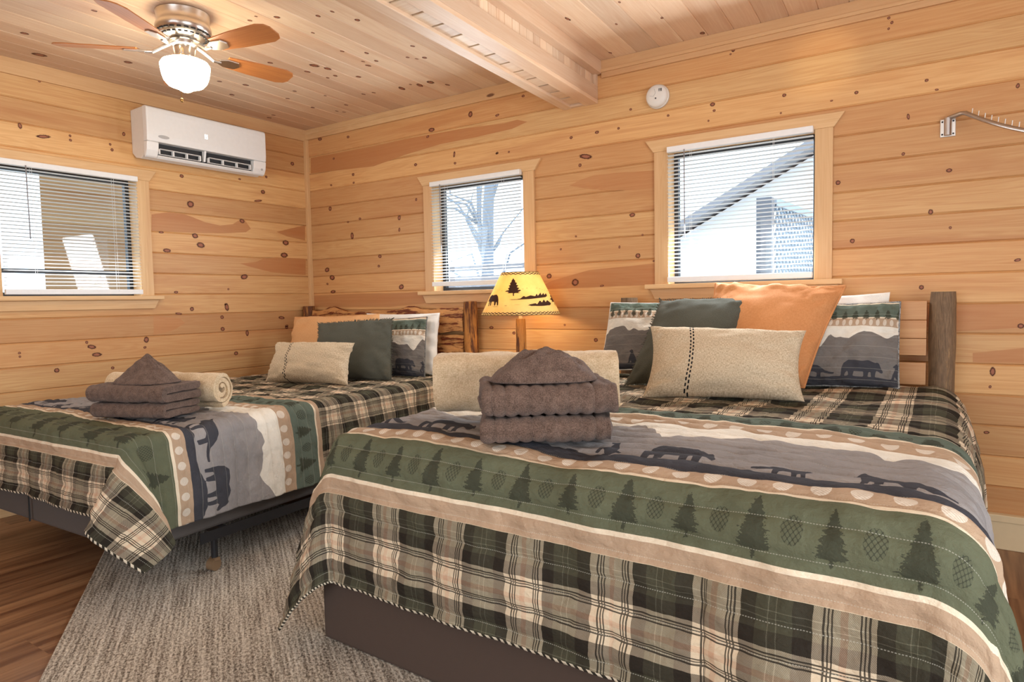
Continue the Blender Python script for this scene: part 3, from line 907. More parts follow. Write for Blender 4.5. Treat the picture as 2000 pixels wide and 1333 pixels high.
# --- air conditioner
ac = empty('air_conditioner', (0, -1.389, 2.085))
tag(ac, 'white wall mounted air conditioner above the left window', 'air conditioner')
A0, A1 = 0.0, .86                        # along y, from the end nearer the camera
WP = M['white_plastic']
E3 = lambda a, b, d: (a, d, b)
MB().prism([(.001, .045), (.001, .315), (.150, .318), (.150, .02), (.10, .0), (.04, .012)], A0 + .006, A1 - .006, E3).build('body', plain('cream_ac_case', (.78, .74, .68), .4), ac, bevel=.006)
MB().prism([(.151, .100), (.151, .318), (.186, .316), (.197, .306), (.200, .28), (.200, .14), (.196, .100)], A0, A1, E3).build('front_panel', WP, ac, bevel=.006)
for y0, y1 in ((A0, A0 + .075), (A1 - .10, A1)):
    MB().prism([(.151, .0), (.151, .099), (.196, .099), (.190, .045), (.172, .010)], y0, y1, E3).build('end_cheek', WP, ac, bevel=.006)
MB().prism([(.151, .0), (.151, .016), (.176, .022), (.180, .014), (.165, .002)], A0 + .0755, A1 - .1005, E3).build('lower_lip', WP, ac, bevel=.002)
MB().box(.1505, .154, A0 + .076, A1 - .101, .017, .099).build('outlet', M['dark_vent'], ac)
vn = MB()
for y0, y1 in ((A0 + .085, A0 + .36), (A0 + .42, A1 - .12)):
    vn.box(.160, .184, y0, y1, .060, .0635)
    for k in range(4):
        yy = y0 + (y1 - y0) * k / 3
        vn.box(.160, .180, yy - .004, yy + .004, .030, .060)
    vn.box(.160, .178, y0, y1, .028, .031)
vn.prism([(.158, .03), (.158, .099), (.19, .099), (.176, .03)], A0 + .385, A0 + .397, E3)
vn.build('louvre_vanes', WP, ac)
MB().prism([(.036 * math.cos(t), .011 * math.sin(t)) for t in np.linspace(0, 2 * PI, 24, endpoint=False)], .2002, .2012, lambda a, b, d: (d, .105 + a, .135 + b)).build('oval_badge', M['grey_print'], ac)
dg = MB()
for bxx in ((0, .004, 0, .028), (.016, .020, 0, .028), (.0045, .0155, .024, .028), (.0045, .0155, 0, .004), (.0045, .0155, .012, .016)):
    dg.box(.2002, .2010, .385 + bxx[0], .385 + bxx[1], .178 + bxx[2], .178 + bxx[3])
dg.build('lit_display', emit('white_display', (1, 1, 1), 2.5), ac)
MB().prism([(.008 * math.cos(t), .008 * math.sin(t)) for t in np.linspace(0, 2 * PI, 16, endpoint=False)], .1885, .1915, lambda a, b, d: (d, A1 - .035 + a, .042 + b)).build('sensor_dot', M['grey_print'], ac)

# --- smoke alarm
sa = empty('smoke_alarm', (2.975, 0, 2.272)); tag(sa, 'round white smoke alarm on the back wall beside the beam', 'smoke alarm')
R = Matrix.Rotation(PI / 2, 4, 'X')
def wl(prof, name, mat, **k):
    m = MB().lathe(prof, n=40); m.v = [tuple(R @ Vector(p)) for p in m.v]
    return m.build(name, mat, sa, smooth=True, **k)
CP = plain('off_white_plastic', (.74, .70, .64), .45)
wl([(.066, .0), (.066, .012), (.064, .016)], 'mounting_base', CP)
wl([(.062, .0165), (.062, .030), (.054, .040), (.030, .044), (.001, .045)], 'cover', CP, angle=.9)
for k in range(3): MB().box(.018 + k * .007, .021 + k * .007, -.0445, -.041, .018, .034).build('vent_slit', M['dark_vent'], sa)
MB().box(-.003, .004, -.047, -.0445, -.020, -.013).build('test_light', M['dark_vent'], sa)
m = MB().tube([(-.006, -.0455, .035), (0, -.0458, .012), (-.012, -.0458, -.004), (-.035, -.044, .002)], .0009, 6)
m.build('cover_seam', M['grey_print'], sa)

# --- clothes rail on the right
gr = empty('clothes_rail', (4.343, 0, 1.893)); tag(gr, 'steel clothes rail with pins on the wall at the right edge', 'clothes rail')
MB().box(-.030, .030, -.005, 0, -.044, .036).build('wall_plate', M['zinc'], gr, bevel=.003)
for sx in (-.021, .021):
    for sz in (-.032, .024): MB().tube([(sx, -.0065, sz), (sx, -.0051, sz)], .004, 10).build('screw', M['black_metal'], gr)
MB().tube([(0, -.020, -.040), (0, -.020, .036)], .0145, 16).build('socket_tube', M['steel'], gr, smooth=True, angle=.8)
arm = [(0, -.022, .034), (.050, -.040, .045), (.066, -.055, .040)]
for k in range(1, 13):
    t = k / 12
    arm.append((.066 + .270 * t, -.055 - .235 * t, .040 - .235 * t + .060 * t * t))
MB().tube(arm, .0095, 12).build('arm', M['steel'], gr, smooth=True, angle=.8)
for k in range(9):
    p = Vector(arm[3 + k]) + Vector((0, 0, .008))
    MB().tube([p, p + Vector((.002, 0, .022))], .0022, 8).build('pin', M['zinc'], gr)
# ================================================================ printed bedding: shapes as signed distances
BEAR = [(0, 0), (.08, 0), (.11, .18), (.17, .2), (.20, 0), (.29, 0), (.32, .2), (.55, .2), (.57, 0), (.66, 0), (.68, .19), (.74, .2), (.75, 0), (.84, 0), (.86, .26), (.93, .22), (1.0, .17), (1.04, .22), (.98, .34), (.94, .45), (.90, .50), (.86, .47), (.78, .50), (.66, .56), (.5, .52), (.32, .55), (.15, .56), (.04, .46), (0, .3)]
COUGAR = [(0, .33), (.03, .43), (.09, .50), (.13, .54), (.16, .50), (.24, .46), (.40, .43), (.56, .42), (.66, .36), (.80, .24), (.96, .18), (1.08, .17), (1.08, .12), (.94, .12), (.78, .16), (.68, .20), (.70, .02), (.60, 0), (.58, .16), (.50, .2), (.36, .2), (.33, 0), (.25, 0), (.26, .18), (.2, .2), (.16, 0), (.08, 0), (.12, .22), (.10, .30)]
WOLF = [(0, 0), (.12, 0), (.16, .22), (.24, .10), (.30, 0), (.52, 0), (.60, .06), (.80, .02), (.80, .07), (.62, .14), (.58, .36), (.46, .56), (.38, .70), (.34, .92), (.24, 1.02), (.20, .92), (.08, .84), (.08, .78), (.20, .74), (.14, .52), (.06, .3)]


def fir(w=.5, tiers=9, seed=0):
    r = random.Random(seed)
    R = []
    for i in range(tiers):
        t = i / tiers
        y = .15 + .85 * t
        ww = w * (1 - t) ** .8 * r.uniform(.85, 1.1)
        R += [(ww, y), (ww * .50, y + .045)]
    pts = [(.035, 0), (.035, .16)] + R + [(0, 1.02)]
    return pts + [(-x, y) for x, y in reversed(pts[:-1])]


def sdf_poly(px, py, poly):
    """negative inside"""
    d = np.full(px.shape, 1e9)
    ins = np.zeros(px.shape, bool)
    n = len(poly)
    for i in range(n):
        ax, ay = poly[i]; bx, by = poly[(i + 1) % n]
        ex, ey = bx - ax, by - ay
        wx, wy = px - ax, py - ay
        t = np.clip((wx * ex + wy * ey) / (ex * ex + ey * ey + 1e-12), 0, 1)
        d = np.minimum(d, (wx - ex * t) ** 2 + (wy - ey * t) ** 2)
        c = ((ay <= py) & (by > py)) | ((by <= py) & (ay > py))
        with np.errstate(divide='ignore', invalid='ignore'):
            xi = ax + (py - ay) / (ey if abs(ey) > 1e-12 else 1e-12) * ex
        ins ^= c & (px < xi)
    return np.where(ins, -np.sqrt(d), np.sqrt(d))


def stamp(F, U, V, poly, ox, oy, sx, sy, tilt=0.0):
    """union a placed shape into field F (local boxes only)"""
    pts = []
    for x, y in poly:
        X, Y = x * sx, y * sy
        pts.append((ox + X * math.cos(tilt) - Y * math.sin(tilt), oy + X * math.sin(tilt) + Y * math.cos(tilt)))
    xs, ys = [p[0] for p in pts], [p[1] for p in pts]
    m = (U > min(xs) - .03) & (U < max(xs) + .03) & (V > min(ys) - .03) & (V < max(ys) + .03)
    if m.any(): F[m] = np.minimum(F[m], sdf_poly(U[m], V[m], pts))


def ridge_line(u, seed, base, amp, step):
    r = np.random.default_rng(seed)
    xs = [-3.0]
    while xs[-1] < 6: xs.append(xs[-1] + step * r.uniform(.5, 1.4))
    ys = base + amp * r.uniform(-1, 1, len(xs))
    return np.interp(u, xs, ys) + .012 * vnoise(u / .03, u * 0 + seed, seed)


CQ = dict(plaid_light=srgb(212, 194, 166), plaid_dark=srgb(62, 62, 52), black=srgb(38, 34, 30), tan=srgb(180, 154, 128),
          cream=srgb(228, 212, 186), green=srgb(99, 102, 81), green_daylit=srgb(98, 108, 96), print_=srgb(64, 66, 54), slate=srgb(68, 68, 73),  # second green: the same green with bluish daylight put into its colour
          mount=srgb(152, 147, 144), white=srgb(232, 226, 212))


def plaid_band(g, coord, per, ph):
    t = g.math('FRACT', g.math('ADD', g.math('DIVIDE', coord, per), ph))
    L, D, T, G = CQ['plaid_light'], srgb(46, 41, 35), srgb(202, 166, 138), srgb(118, 116, 98)
    E = srgb(72, 70, 56)
    st = [(0, L), (.19, T), (.245, L), (.44, D), (.57, E), (.665, G), (.674, E), (.725, G), (.734, E), (.85, D)]
    ks, kk = [(0, (0, 0, 0))], (1, 1, 1)
    for p in (.070, .098, .126, .330, .358, .386): ks += [(p, kk), (p + .013, (0, 0, 0))]
    return g.ramp(t, st, 'CONSTANT'), g.ramp(t, ks, 'CONSTANT')


def printed(name, bands, length, plaid_edges, period, tree_cols=True, ovals=(), quilt_step=.0, phase=(.0, .0), mount_k=1.0):
    """bedding print. bands: [(v_start, colour name)]; prints come from the mesh's own shape fields"""
    g = N(name)
    u, v = g.uv()
    base = g.ramp(g.math('DIVIDE', v, length), [(a / length, CQ[c]) for a, c in bands], 'CONSTANT')
    if plaid_edges:
        wob = g.math('MULTIPLY', g.math('SUBTRACT', g.noise(g.vec(u, v), 14, 2), .5), .010)
        cu, ku = plaid_band(g, g.math('ADD', u, wob), period, phase[0])
        cv, kv = plaid_band(g, g.math('ADD', v, wob), period, phase[1])
        hat = g.math('SINE', g.math('MULTIPLY', g.math('ADD', u, v), 1500.0))
        mixf = g.rng(hat, -1, 1, .25, .75)
        ari = g.mix(mixf, cu, cv)
        geo = g.n('ShaderNodeGamma', {0: g.mix(1.0, cu, cv, 'MULTIPLY'), 1: .5}).outputs[0]
        pl = g.mix(.42, geo, ari)
        kk = g.math('MULTIPLY', g.math('MAXIMUM', ku, kv), .88)
        pl = g.mix(kk, pl, CQ['black'])
        inside = g.math('MULTIPLY', g.math('GREATER_THAN', v, plaid_edges[0]), g.math('LESS_THAN', v, plaid_edges[1]))
        base = g.mix(inside, pl, base)      # plaid on both sides of the printed panel
    mt = g.attr('mountain')
    base = g.mix(g.math('LESS_THAN', mt, 0.0), base, tuple(c * mount_k * w for c, w in zip(CQ['mount'], (1.0, .97, .92) if mount_k < 1 else (1, 1, 1))))
    mt2 = g.math('MULTIPLY', g.math('LESS_THAN', g.math('ADD', mt, .09), g.math('MULTIPLY', g.math('SUBTRACT', g.noise(g.vec(u, v), 9, 3), .5), .16)), .35)
    base = g.mix(g.math('MULTIPLY', mt2, g.math('LESS_THAN', mt, 0.0)), base, tuple(c * mount_k * w for c, w in zip(srgb(132, 128, 128), (1.0, .97, .92) if mount_k < 1 else (1, 1, 1))))
    for (o0, o1, per) in ovals:
        x = g.math('MULTIPLY', g.math('SUBTRACT', g.math('FRACT', g.math('DIVIDE', u, per)), .5), per)
        y = g.math('SUBTRACT', v, (o0 + o1) / 2)
        r = g.math('ADD', g.math('POWER', g.math('DIVIDE', x, per * .27), 2.0), g.math('POWER', g.math('DIVIDE', y, (o1 - o0) * .30), 2.0))
        hatch = g.math('GREATER_THAN', g.math('SINE', g.math('MULTIPLY', g.math('ADD', u, g.math('MULTIPLY', v, 1.7)), 700.0)), -.55)
        base = g.mix(g.math('MULTIPLY', g.math('LESS_THAN', r, 1.0), g.math('ADD', g.math('MULTIPLY', hatch, .35), .30)), base, srgb(236, 230, 216))
    base = g.mix(g.math('LESS_THAN', g.attr('dark'), 0.0), base, CQ['slate'])
    fuzz = g.math('MULTIPLY', g.math('SUBTRACT', g.noise(g.vec(u, g.math('MULTIPLY', v, 1.6)), 170, 2), .5), .013)
    base = g.mix(g.math('MULTIPLY', g.math('LESS_THAN', g.math('ADD', g.attr('trees'), fuzz), 0.0), .88), base, CQ['print_'])
    cones = g.attr('cones')
    w1 = g.math('ABSOLUTE', g.math('SINE', g.math('MULTIPLY', g.math('ADD', u, g.math('MULTIPLY', v, .8)), 300.0)))
    w2 = g.math('ABSOLUTE', g.math('SINE', g.math('MULTIPLY', g.math('SUBTRACT', u, g.math('MULTIPLY', v, .8)), 300.0)))
    hatch = g.math('GREATER_THAN', g.math('MULTIPLY', w1, w2), .22)
    base = g.mix(g.math('MULTIPLY', g.math('LESS_THAN', cones, 0.0), g.math('ADD', g.math('MULTIPLY', g.math('SUBTRACT', 1.0, hatch), .7), .2)), base, CQ['print_'])
    blot = g.noise(g.vec(u, v), 7, 4, .6)
    base = g.mix(1.0, base, g.vec(*[g.rng(blot, .3, .7, .88, 1.10)] * 3), 'MULTIPLY')
    fine = g.noise(g.vec(u, v), 900, 2)
    base = g.mix(1.0, base, g.vec(*[g.rng(fine, .3, .7, .90, 1.08)] * 3), 'MULTIPLY')
    if plaid_edges:
        hem = g.math('LESS_THAN', v, .007)
        hs_ = g.math('GREATER_THAN', g.math('SINE', g.math('MULTIPLY', g.math('ADD', u, g.math('MULTIPLY', v, 1.2)), 260.0)), 0.0)
        base = g.mix(hem, base, g.mix(hs_, srgb(50, 46, 40), srgb(206, 194, 172)))
    if quilt_step:
        q = g.math('FRACT', g.math('DIVIDE', v, quilt_step))
        ln = g.math('LESS_THAN', g.math('ABSOLUTE', g.math('SUBTRACT', q, .5)), .0009 / quilt_step)
        dash = g.math('GREATER_THAN', g.math('FRACT', g.math('MULTIPLY', u, 170.0)), .4)
        base = g.mix(g.math('MULTIPLY', g.math('MULTIPLY', ln, dash), .42), base, srgb(200, 196, 180))
    nm = g.bump(g.math('ADD', g.math('ADD', g.noise(g.vec(u, g.math('MULTIPLY', v, 1.8)), 20, 3, .6), g.math('MULTIPLY', g.noise(g.vec(u, v), 75, 3, .6), .35)), g.math('MULTIPLY', fine, .12)), .75, .012)
    return g.done(g.bsdf(base, .95, nm, 0, .08))


def quilt(label, quad, zt, r, oL, oR, oF, bands, length, plaid_edges, period, ovals, green, slate, cream_top, anim, kappa, lat, seed, phase, sag=None, step=.066, puff=.0055, res=.0058, animals_n=8):
    FL, FR, HR, HL = [np.array(p, float) for p in quad]
    W = np.linalg.norm(FR - FL); Lb = np.linalg.norm(HL - FL)
    na, nb = int((W + oL + oR) / res), int((Lb + oF) / res)
    a, b = np.meshgrid(np.linspace(-oL, W + oR, na), np.linspace(-oF, Lb, nb))
    ac, bc = np.clip(a, r, W - r), np.clip(b, r, None)
    X, Y = (ac / W)[..., None], (bc / Lb)[..., None]
    base = (FL * (1 - X) + FR * X) * (1 - Y) + (HL * (1 - X) + HR * X) * Y
    left = a < W / 2
    A = np.where(left, np.maximum(0, r - a), np.maximum(0, a - (W - r)))
    B = np.maximum(0, r - b)
    nF = np.array([(FR - FL)[1], -(FR - FL)[0]]) / W
    sR = np.array([-(HR - FR)[1], (HR - FR)[0]]); sR = -sR / np.linalg.norm(sR)
    sL = np.array([-(HL - FL)[1], (HL - FL)[0]]); sL = sL / np.linalg.norm(sL)
    nS = np.where(left[..., None], sL, sR)
    rho, th = np.hypot(A, B), np.arctan2(A, B)
    ang = np.minimum(rho / r, PI / 2)
    out, down = r * np.sin(ang), r * (1 - np.cos(ang))
    s = np.maximum(0, rho - PI * r / 2)
    tri = np.minimum(th, PI / 2 - th)
    t = tri / (PI / 4)
    dirv = np.cos(th)[..., None] * nF + np.sin(th)[..., None] * nS
    diag = (nF + nS) / math.sqrt(2)
    mixd = (t * np.clip(s / .15, 0, 1))[..., None]
    dirv = dirv * (1 - mixd) + diag * mixd
    phi = kappa * tri
    hx = s * np.sin(phi)
    perp = np.stack([-diag[..., 1], diag[..., 0]], -1)
    side = np.sign(np.sum(perp * (nS - nF), -1)) * np.sign(th - PI / 4)
    latv = lat * s * np.sin(PI * t) * side
    # loose waves of the hanging cloth
    run = np.where(B > 0, a, b)
    wave = (np.abs(fbm(run * 3.2 + seed, run * 0 + seed, seed)) * .022 + .016) * np.clip(s / .25, 0, 1) * (1 - t)
    xy = base[..., :2] + out[..., None] * dirv + hx[..., None] * diag + latv[..., None] * perp + wave[..., None] * dirv
    zz = base[..., 2] if base.shape[-1] > 2 else np.zeros_like(a)
    z = zt - down - s * np.cos(phi)
    z = np.maximum(z, .03 + .02 * t)
    P = np.concatenate([xy, z[..., None]], -1)
    nrm = np.cross(np.gradient(P, axis=1), np.gradient(P, axis=0))
    nrm /= np.linalg.norm(nrm, axis=-1, keepdims=True) + 1e-9
    v = b + oF
    q = np.abs(np.sin(PI * (v / step - .5)))
    dsp = puff * (q ** .55 - .3) + .009 * fbm(a * 4 + 3, b * 4 + seed, seed + 5) + .0036 * fbm(a * 18 + 2 * np.sin(b * 9), v * 26, seed + 9) + .004 + .012 * np.clip(s / .1, 0, 1)
    if sag is not None: dsp = dsp + sag(a, b)
    P = P + nrm * dsp[..., None]
    u = a + oL
    # printed fields
    trees, cones, dark = (np.full(a.shape, .5) for _ in range(3))
    rr = random.Random(seed)
    for (g0, g1, sgn) in green:
        h = g1 - g0
        x, k = .05, 0
        while x < W + oL + oR:
            if k % 2 == 0:
                hh = h * (.93 if k % 4 == 0 else .78)
                stamp(trees, u, v, fir(.37, 9, seed + k), x, g0 + h * (.03 if k % 4 == 0 else .10), hh * 1.02, hh)
            else:
                stamp(cones, u, v, [(math.cos(i) , math.sin(i)) for i in np.linspace(0, 2 * PI, 20, endpoint=False)], x, g0 + h * .52, h * .16, h * .21)
            x += h * .56; k += 1
    prof = ridge_line(u, seed + 2, slate[1] - .015, .018, .12)
    gm = v - prof
    lo = slate[0]
    dark = np.minimum(dark, np.maximum(gm, lo - v))
    for k, (poly, x, L, flip) in enumerate(anim):
        yb = float(np.interp(x + L * .35, np.linspace(-.5, 4, 400), ridge_line(np.linspace(-.5, 4, 400), seed + 2, slate[1] - .015, .018, .12)))
        pp = [(1 - px, py) for px, py in poly] if flip else poly
        stamp(dark, u, v, pp, x, yb + .002, L, L * 1.2)
    mtn = np.maximum(v - ridge_line(u, seed + 8, cream_top - .11, .075, .17), slate[0] - v)
    UV = np.stack([u, v], -1)
    mat = printed('quilt_print', bands, length, plaid_edges, period, ovals=ovals, quilt_step=step, phase=phase)
    o = grid_mesh('quilt', P, UV, mat, attrs=dict(trees=trees, cones=cones, dark=dark, mountain=mtn))
    md = o.modifiers.new('thickness', 'SOLIDIFY')
    md.thickness, md.offset = .007, -1
    tag(o, label, 'quilt', 'plaid lodge quilts')
    return o


# ================================================================ beds
def log_mat(name, golden, barkc, amount, ridge=30.0):
    g = N(name)
    u, v = g.uv()
    rnd = g.attr('rnd')
    big = g.noise(g.vec(g.math('MULTIPLY', u, 4.0), g.math('MULTIPLY', v, 26.0), rnd), 1, 4, .65, .5)
    fine = g.noise(g.vec(g.math('MULTIPLY', u, 18.0), g.math('MULTIPLY', v, ridge * 6), rnd), 1, 4, .7)
    f = g.math('ADD', g.math('MULTIPLY', big, .7), g.math('MULTIPLY', fine, .3))
    k = g.step(f, amount - .045, amount + .045)
    gold = g.mix(g.rng(fine, .3, .7, 0, 1), golden, tuple(c * .68 for c in golden))
    brk = g.mix(g.rng(fine, .35, .65, 0, 1), barkc, tuple(c * .42 for c in barkc))
    c = g.mix(k, brk, gold)
    nm = g.bump(g.math('ADD', f, g.math('MULTIPLY', k, -.25)), .7, .012)
    return g.done(g.bsdf(c, .6, nm, 0, .3))


M['log_gold'] = log_mat('peeled_pine_log', srgb(206, 140, 70), srgb(104, 58, 34), .44)
M['log_mixed'] = log_mat('half_peeled_log', srgb(204, 138, 70), srgb(112, 66, 40), .50)
M['log_bark'] = log_mat('barked_log', srgb(186, 150, 108), srgb(140, 112, 84), .56, 40)
M['log_end'] = plain('sawn_log_end', srgb(196, 140, 86), .7)
M['slab'] = log_mat('live_edge_slab', srgb(222, 160, 98), srgb(122, 58, 32), .475, 12)
M['rail'] = wood('headboard_board', srgb(222, 178, 128), srgb(202, 150, 102), srgb(184, 124, 78), vary=.12)


def log(p0, p1, r0, r1, seed, n=22, seg=26, wob=.06):
    p0, p1 = Vector(p0), Vector(p1)
    ax = (p1 - p0); L = ax.length; ax.normalize()
    x = ax.cross(Vector((0.3, 1, 0.1))).normalized(); y = ax.cross(x)
    V, UV = [], []
    for i in range(seg + 1):
        for k in range(n):
            a = 2 * PI * k / n
            r = (r0 + (r1 - r0) * i / seg)
            r *= 1 + wob * float(fbm(np.array(2 + 1.6 * math.cos(a) + i * .06), np.array(2 + 1.6 * math.sin(a) + i * .21), seed)) * .8
            if i in (0, seg): r *= .94
            V.append(p0 + ax * (L * i / seg) + r * (math.cos(a) * x + math.sin(a) * y)); UV.append((L * i / seg, a * r0))
    F, U2 = [], []
    for i in range(seg):
        for k in range(n):
            F.append((i * n + k, i * n + (k + 1) % n, (i + 1) * n + (k + 1) % n, (i + 1) * n + k))
            a0, a1 = 2 * PI * k / n * r0, 2 * PI * (k + 1) / n * r0
            U2.append([(L * i / seg, a0), (L * i / seg, a1), (L * (i + 1) / seg, a1), (L * (i + 1) / seg, a0)])
    m = MB()
    m.add(V, F, U2, 0, rnd=seed * .173 % 1)
    b = len(m.v)
    e0, e1 = [V[k] for k in range(n)], [V[seg * n + k] for k in range(n)]
    m.add(e0, [tuple(reversed(range(n)))], [(0, 0)] * n, 1)
    m.add(e1, [tuple(range(n))], [(0, 0)] * n, 1)
    return m


def live_slab(x0, x1, y0, y1, z0, z1, seed, wob=.012):
    n = 40
    rows = []
    m = MB()
    V, U = [], []
    for i in range(n + 1):
        x = x0 + (x1 - x0) * i / n
        top = z1 + wob * float(fbm(np.array(x * 6.0), np.array(seed * 1.0), seed))
        bot = z0 + wob * .8 * float(fbm(np.array(x * 5.0 + 9), np.array(seed * 1.0), seed + 3))
        V += [(x, y0, bot), (x, y0 - 0.004, (bot + top) / 2), (x, y0 + .010, top), (x, y1, top), (x, y1, bot)]
        U += [(x, bot), (x, (bot + top) / 2), (x, top), (x, top + .03), (x, bot - .03)]
    F = []
    for i in range(n):
        for k in range(5): F.append((i * 5 + k, (i + 1) * 5 + k, (i + 1) * 5 + (k + 1) % 5, i * 5 + (k + 1) % 5))
    F += [(4, 3, 2, 1, 0), tuple(n * 5 + k for k in range(5))]
    return m.add(V, F, U, 0, rnd=seed * .37 % 1, red=.35)


def quadbox(quad, z0, z1, inset=0.0, bev=0.0):
    c = [sum(p[0] for p in quad) / 4, sum(p[1] for p in quad) / 4]
    q = []
    for x, y in quad:
        d = Vector((c[0] - x, c[1] - y))
        q.append((x + inset * (1 if c[0] > x else -1), y + inset * (1 if c[1] > y else -1)))
    return MB().hexa([(x, y, z0) for x, y in q] + [(x, y, z1) for x, y in q])


def rebase(mb, loc):
    mb.v = [(x - loc[0], y - loc[1], z - loc[2]) for x, y, z in mb.v]
    return mb


RUGZ = .011
# --- far bed against the left wall
QL = [(.285, -2.44), (1.800, -2.395), (1.685, -.17), (.155, -.17)]
b1 = empty('bed', (1.0, -1.3, RUGZ)); tag(b1, 'far bed on a dark metal frame with peeled log headboard in the corner', 'bed', 'log headboard beds')
o1 = (1.0, -1.3, RUGZ)
rebase(quadbox(QL, .415, .625, .022), o1).build('mattress', M['mattress'], b1, bevel=.05)
rebase(quadbox(QL, .205, .412, .012), o1).build('box_spring', M['box_spring'], b1, bevel=.012)
m = MB()
m.hexa([(.98, -2.4265, .21), (.984, -2.4265, .21), (.984, -2.42, .21), (.98, -2.42, .21), (.98, -2.4265, .405), (.984, -2.4265, .405), (.984, -2.42, .405), (.98, -2.42, .405)])
rebase(m, o1).build('box_spring_seam', M['black_plastic'], b1)
def along(x0, y0, x1, y1, w, z0, z1):
    d = Vector((x1 - x0, y1 - y0)); nn = Vector((-d.y, d.x)).normalized() * w
    q = [(x0, y0), (x1, y1), (x1 + nn.x, y1 + nn.y), (x0 + nn.x, y0 + nn.y)]
    return MB().hexa([(x, y, z0) for x, y in q] + [(x, y, z1) for x, y in q])
rebase(along(1.795, -2.12, 1.702, -.30, -.004, .160, .2045), o1).build('side_rail', M['black_metal'], b1)
rebase(along(.275, -2.10, .185, -.30, .004, .160, .2045), o1).build('side_rail', M['black_metal'], b1)
for xx0, yy, xx1 in ((.275, -2.02, 1.790), (.20, -.40, 1.708)):
    rebase(along(xx0 + .006, yy, xx1 - .006, yy, .03, .172, .2045), o1).build('cross_rail', M['black_metal'], b1)
for lx, ly in ((1.745, -2.025), (1.67, -.42), (.33, -2.02), (.26, -.42)):
    lo = rebase(MB().tube([(lx, ly, .172), (lx, ly, .066)], .014, 10), o1).build('leg', M['black_metal'], b1)
    cm = rebase(MB().tube([(lx - .016, ly - .01, .0385), (lx + .016, ly - .004, .0385)], .027, 16).box(lx - .02, lx + .02, ly - .012, ly + .012, .055, .068), o1)
    cm.build('caster', plain('caster_tan', srgb(120, 96, 70), .6), lo)
HM = [M['log_mixed'], M['log_end']]
rebase(log((.064, -.085, 0.0), (.062, -.085, 1.135), .050, .046, 3), (1.0, -1.3, 0)).build('headboard_post', HM, b1, smooth=True, angle=.9).location = (0, 0, -RUGZ)
rebase(log((1.700, -.085, 0.0), (1.684, -.085, 1.148), .058, .047, 5), (1.0, -1.3, 0)).build('headboard_post', HM, b1, smooth=True, angle=.9).location = (0, 0, -RUGZ)
rebase(live_slab(.118, 1.632, -.105, -.06, .935, 1.102, 2, .018), o1).build('headboard_slab', M['slab'], b1, smooth=True, angle=.6)
rebase(live_slab(.118, 1.632, -.105, -.06, .765, .915, 4, .010), o1).build('headboard_slab', M['slab'], b1, smooth=True, angle=.6)

# --- near bed
QR = [(2.610, -2.180), (4.465, -2.250), (4.420, -.24), (2.655, -.22)]
b2 = empty('bed', (3.55, -1.2, RUGZ)); tag(b2, 'large near bed on a brown fabric base with bark covered log posts', 'bed', 'log headboard beds')
o2 = (3.55, -1.2, RUGZ)
rebase(quadbox(QR, .415, .695, .028), o2).build('mattress', M['mattress'], b2, bevel=.07)
rebase(quadbox(QR, RUGZ + .001, .412, .004), o2).build('bed_base', M['bed_skirt'], b2, bevel=.012)
HB = [M['log_bark'], M['log_end']]
rebase(log((4.338, -.13, 0.0), (4.340, -.13, 1.152), .056, .050, 7), (3.55, -1.2, 0)).build('headboard_post', HB, b2, smooth=True, angle=.9).location = (0, 0, -RUGZ)
rebase(log((2.846, -.13, 0.0), (2.846, -.13, 1.152), .056, .050, 8), (3.55, -1.2, 0)).build('headboard_post', HB, b2, smooth=True, angle=.9).location = (0, 0, -RUGZ)
for z0, z1, rn in ((1.028, 1.112, .1), (.945, 1.026, .5), (.868, .943, .72), (.735, .835, .3)):
    rebase(MB().box(2.905, 4.280, -.152, -.118, z0, z1, grain=0, rnd=rn, red=.2), o2).build('headboard_board', M['rail'], b2, bevel=.002)

# --- quilts
BL = [(0, 'plaid_light'), (.195, 'tan'), (.228, 'cream'), (.238, 'green'), (.452, 'cream'), (.462, 'tan'), (.528, 'slate'), (.60, 'white'),
      (.985, 'tan'), (1.055, 'cream'), (1.062, 'green_daylit'), (1.21, 'cream'), (1.218, 'tan'), (1.252, 'plaid_light')]
BL = [(a + .002, c) if a else (a, c) for a, c in BL]
quilt('plaid lodge quilt with a dark slate border spread over the far bed', QL, .652, .055, .13, .355, .285, BL, 3.0, (.197, 1.254), .21,
      [(.462, .528, .062), (.985, 1.055, .062)], [(.25, .445, 1), (1.068, 1.205, 1)], (.528, .585), 1.0, [(BEAR, .12, .2, 1), (WOLF, .42, .12, 0), (BEAR, .62, .2, 0), (COUGAR, .95, .2, 0), (BEAR, 1.30, .19, 1), (COUGAR, 1.56, .20, 0), (BEAR, 1.80, .18, 0)], .40, .40, 21, (.15, .81), step=.06, puff=.007)
BR = [(0, 'plaid_light'), (.292, 'tan'), (.330, 'cream'), (.345, 'green'), (.492, 'cream'), (.502, 'tan'), (.565, 'slate'), (.64, 'white'),
      (1.045, 'tan'), (1.142, 'cream'), (1.150, 'green_daylit'), (1.28, 'cream'), (1.292, 'plaid_light')]
def sagR(a, b):
    return -.016 * np.exp(-(((a - .92) / .12) ** 2 + ((b - .12) / .30) ** 2)) + .010 * np.exp(-(((a - 1.25) / .25) ** 2 + ((b - .45) / .2) ** 2))
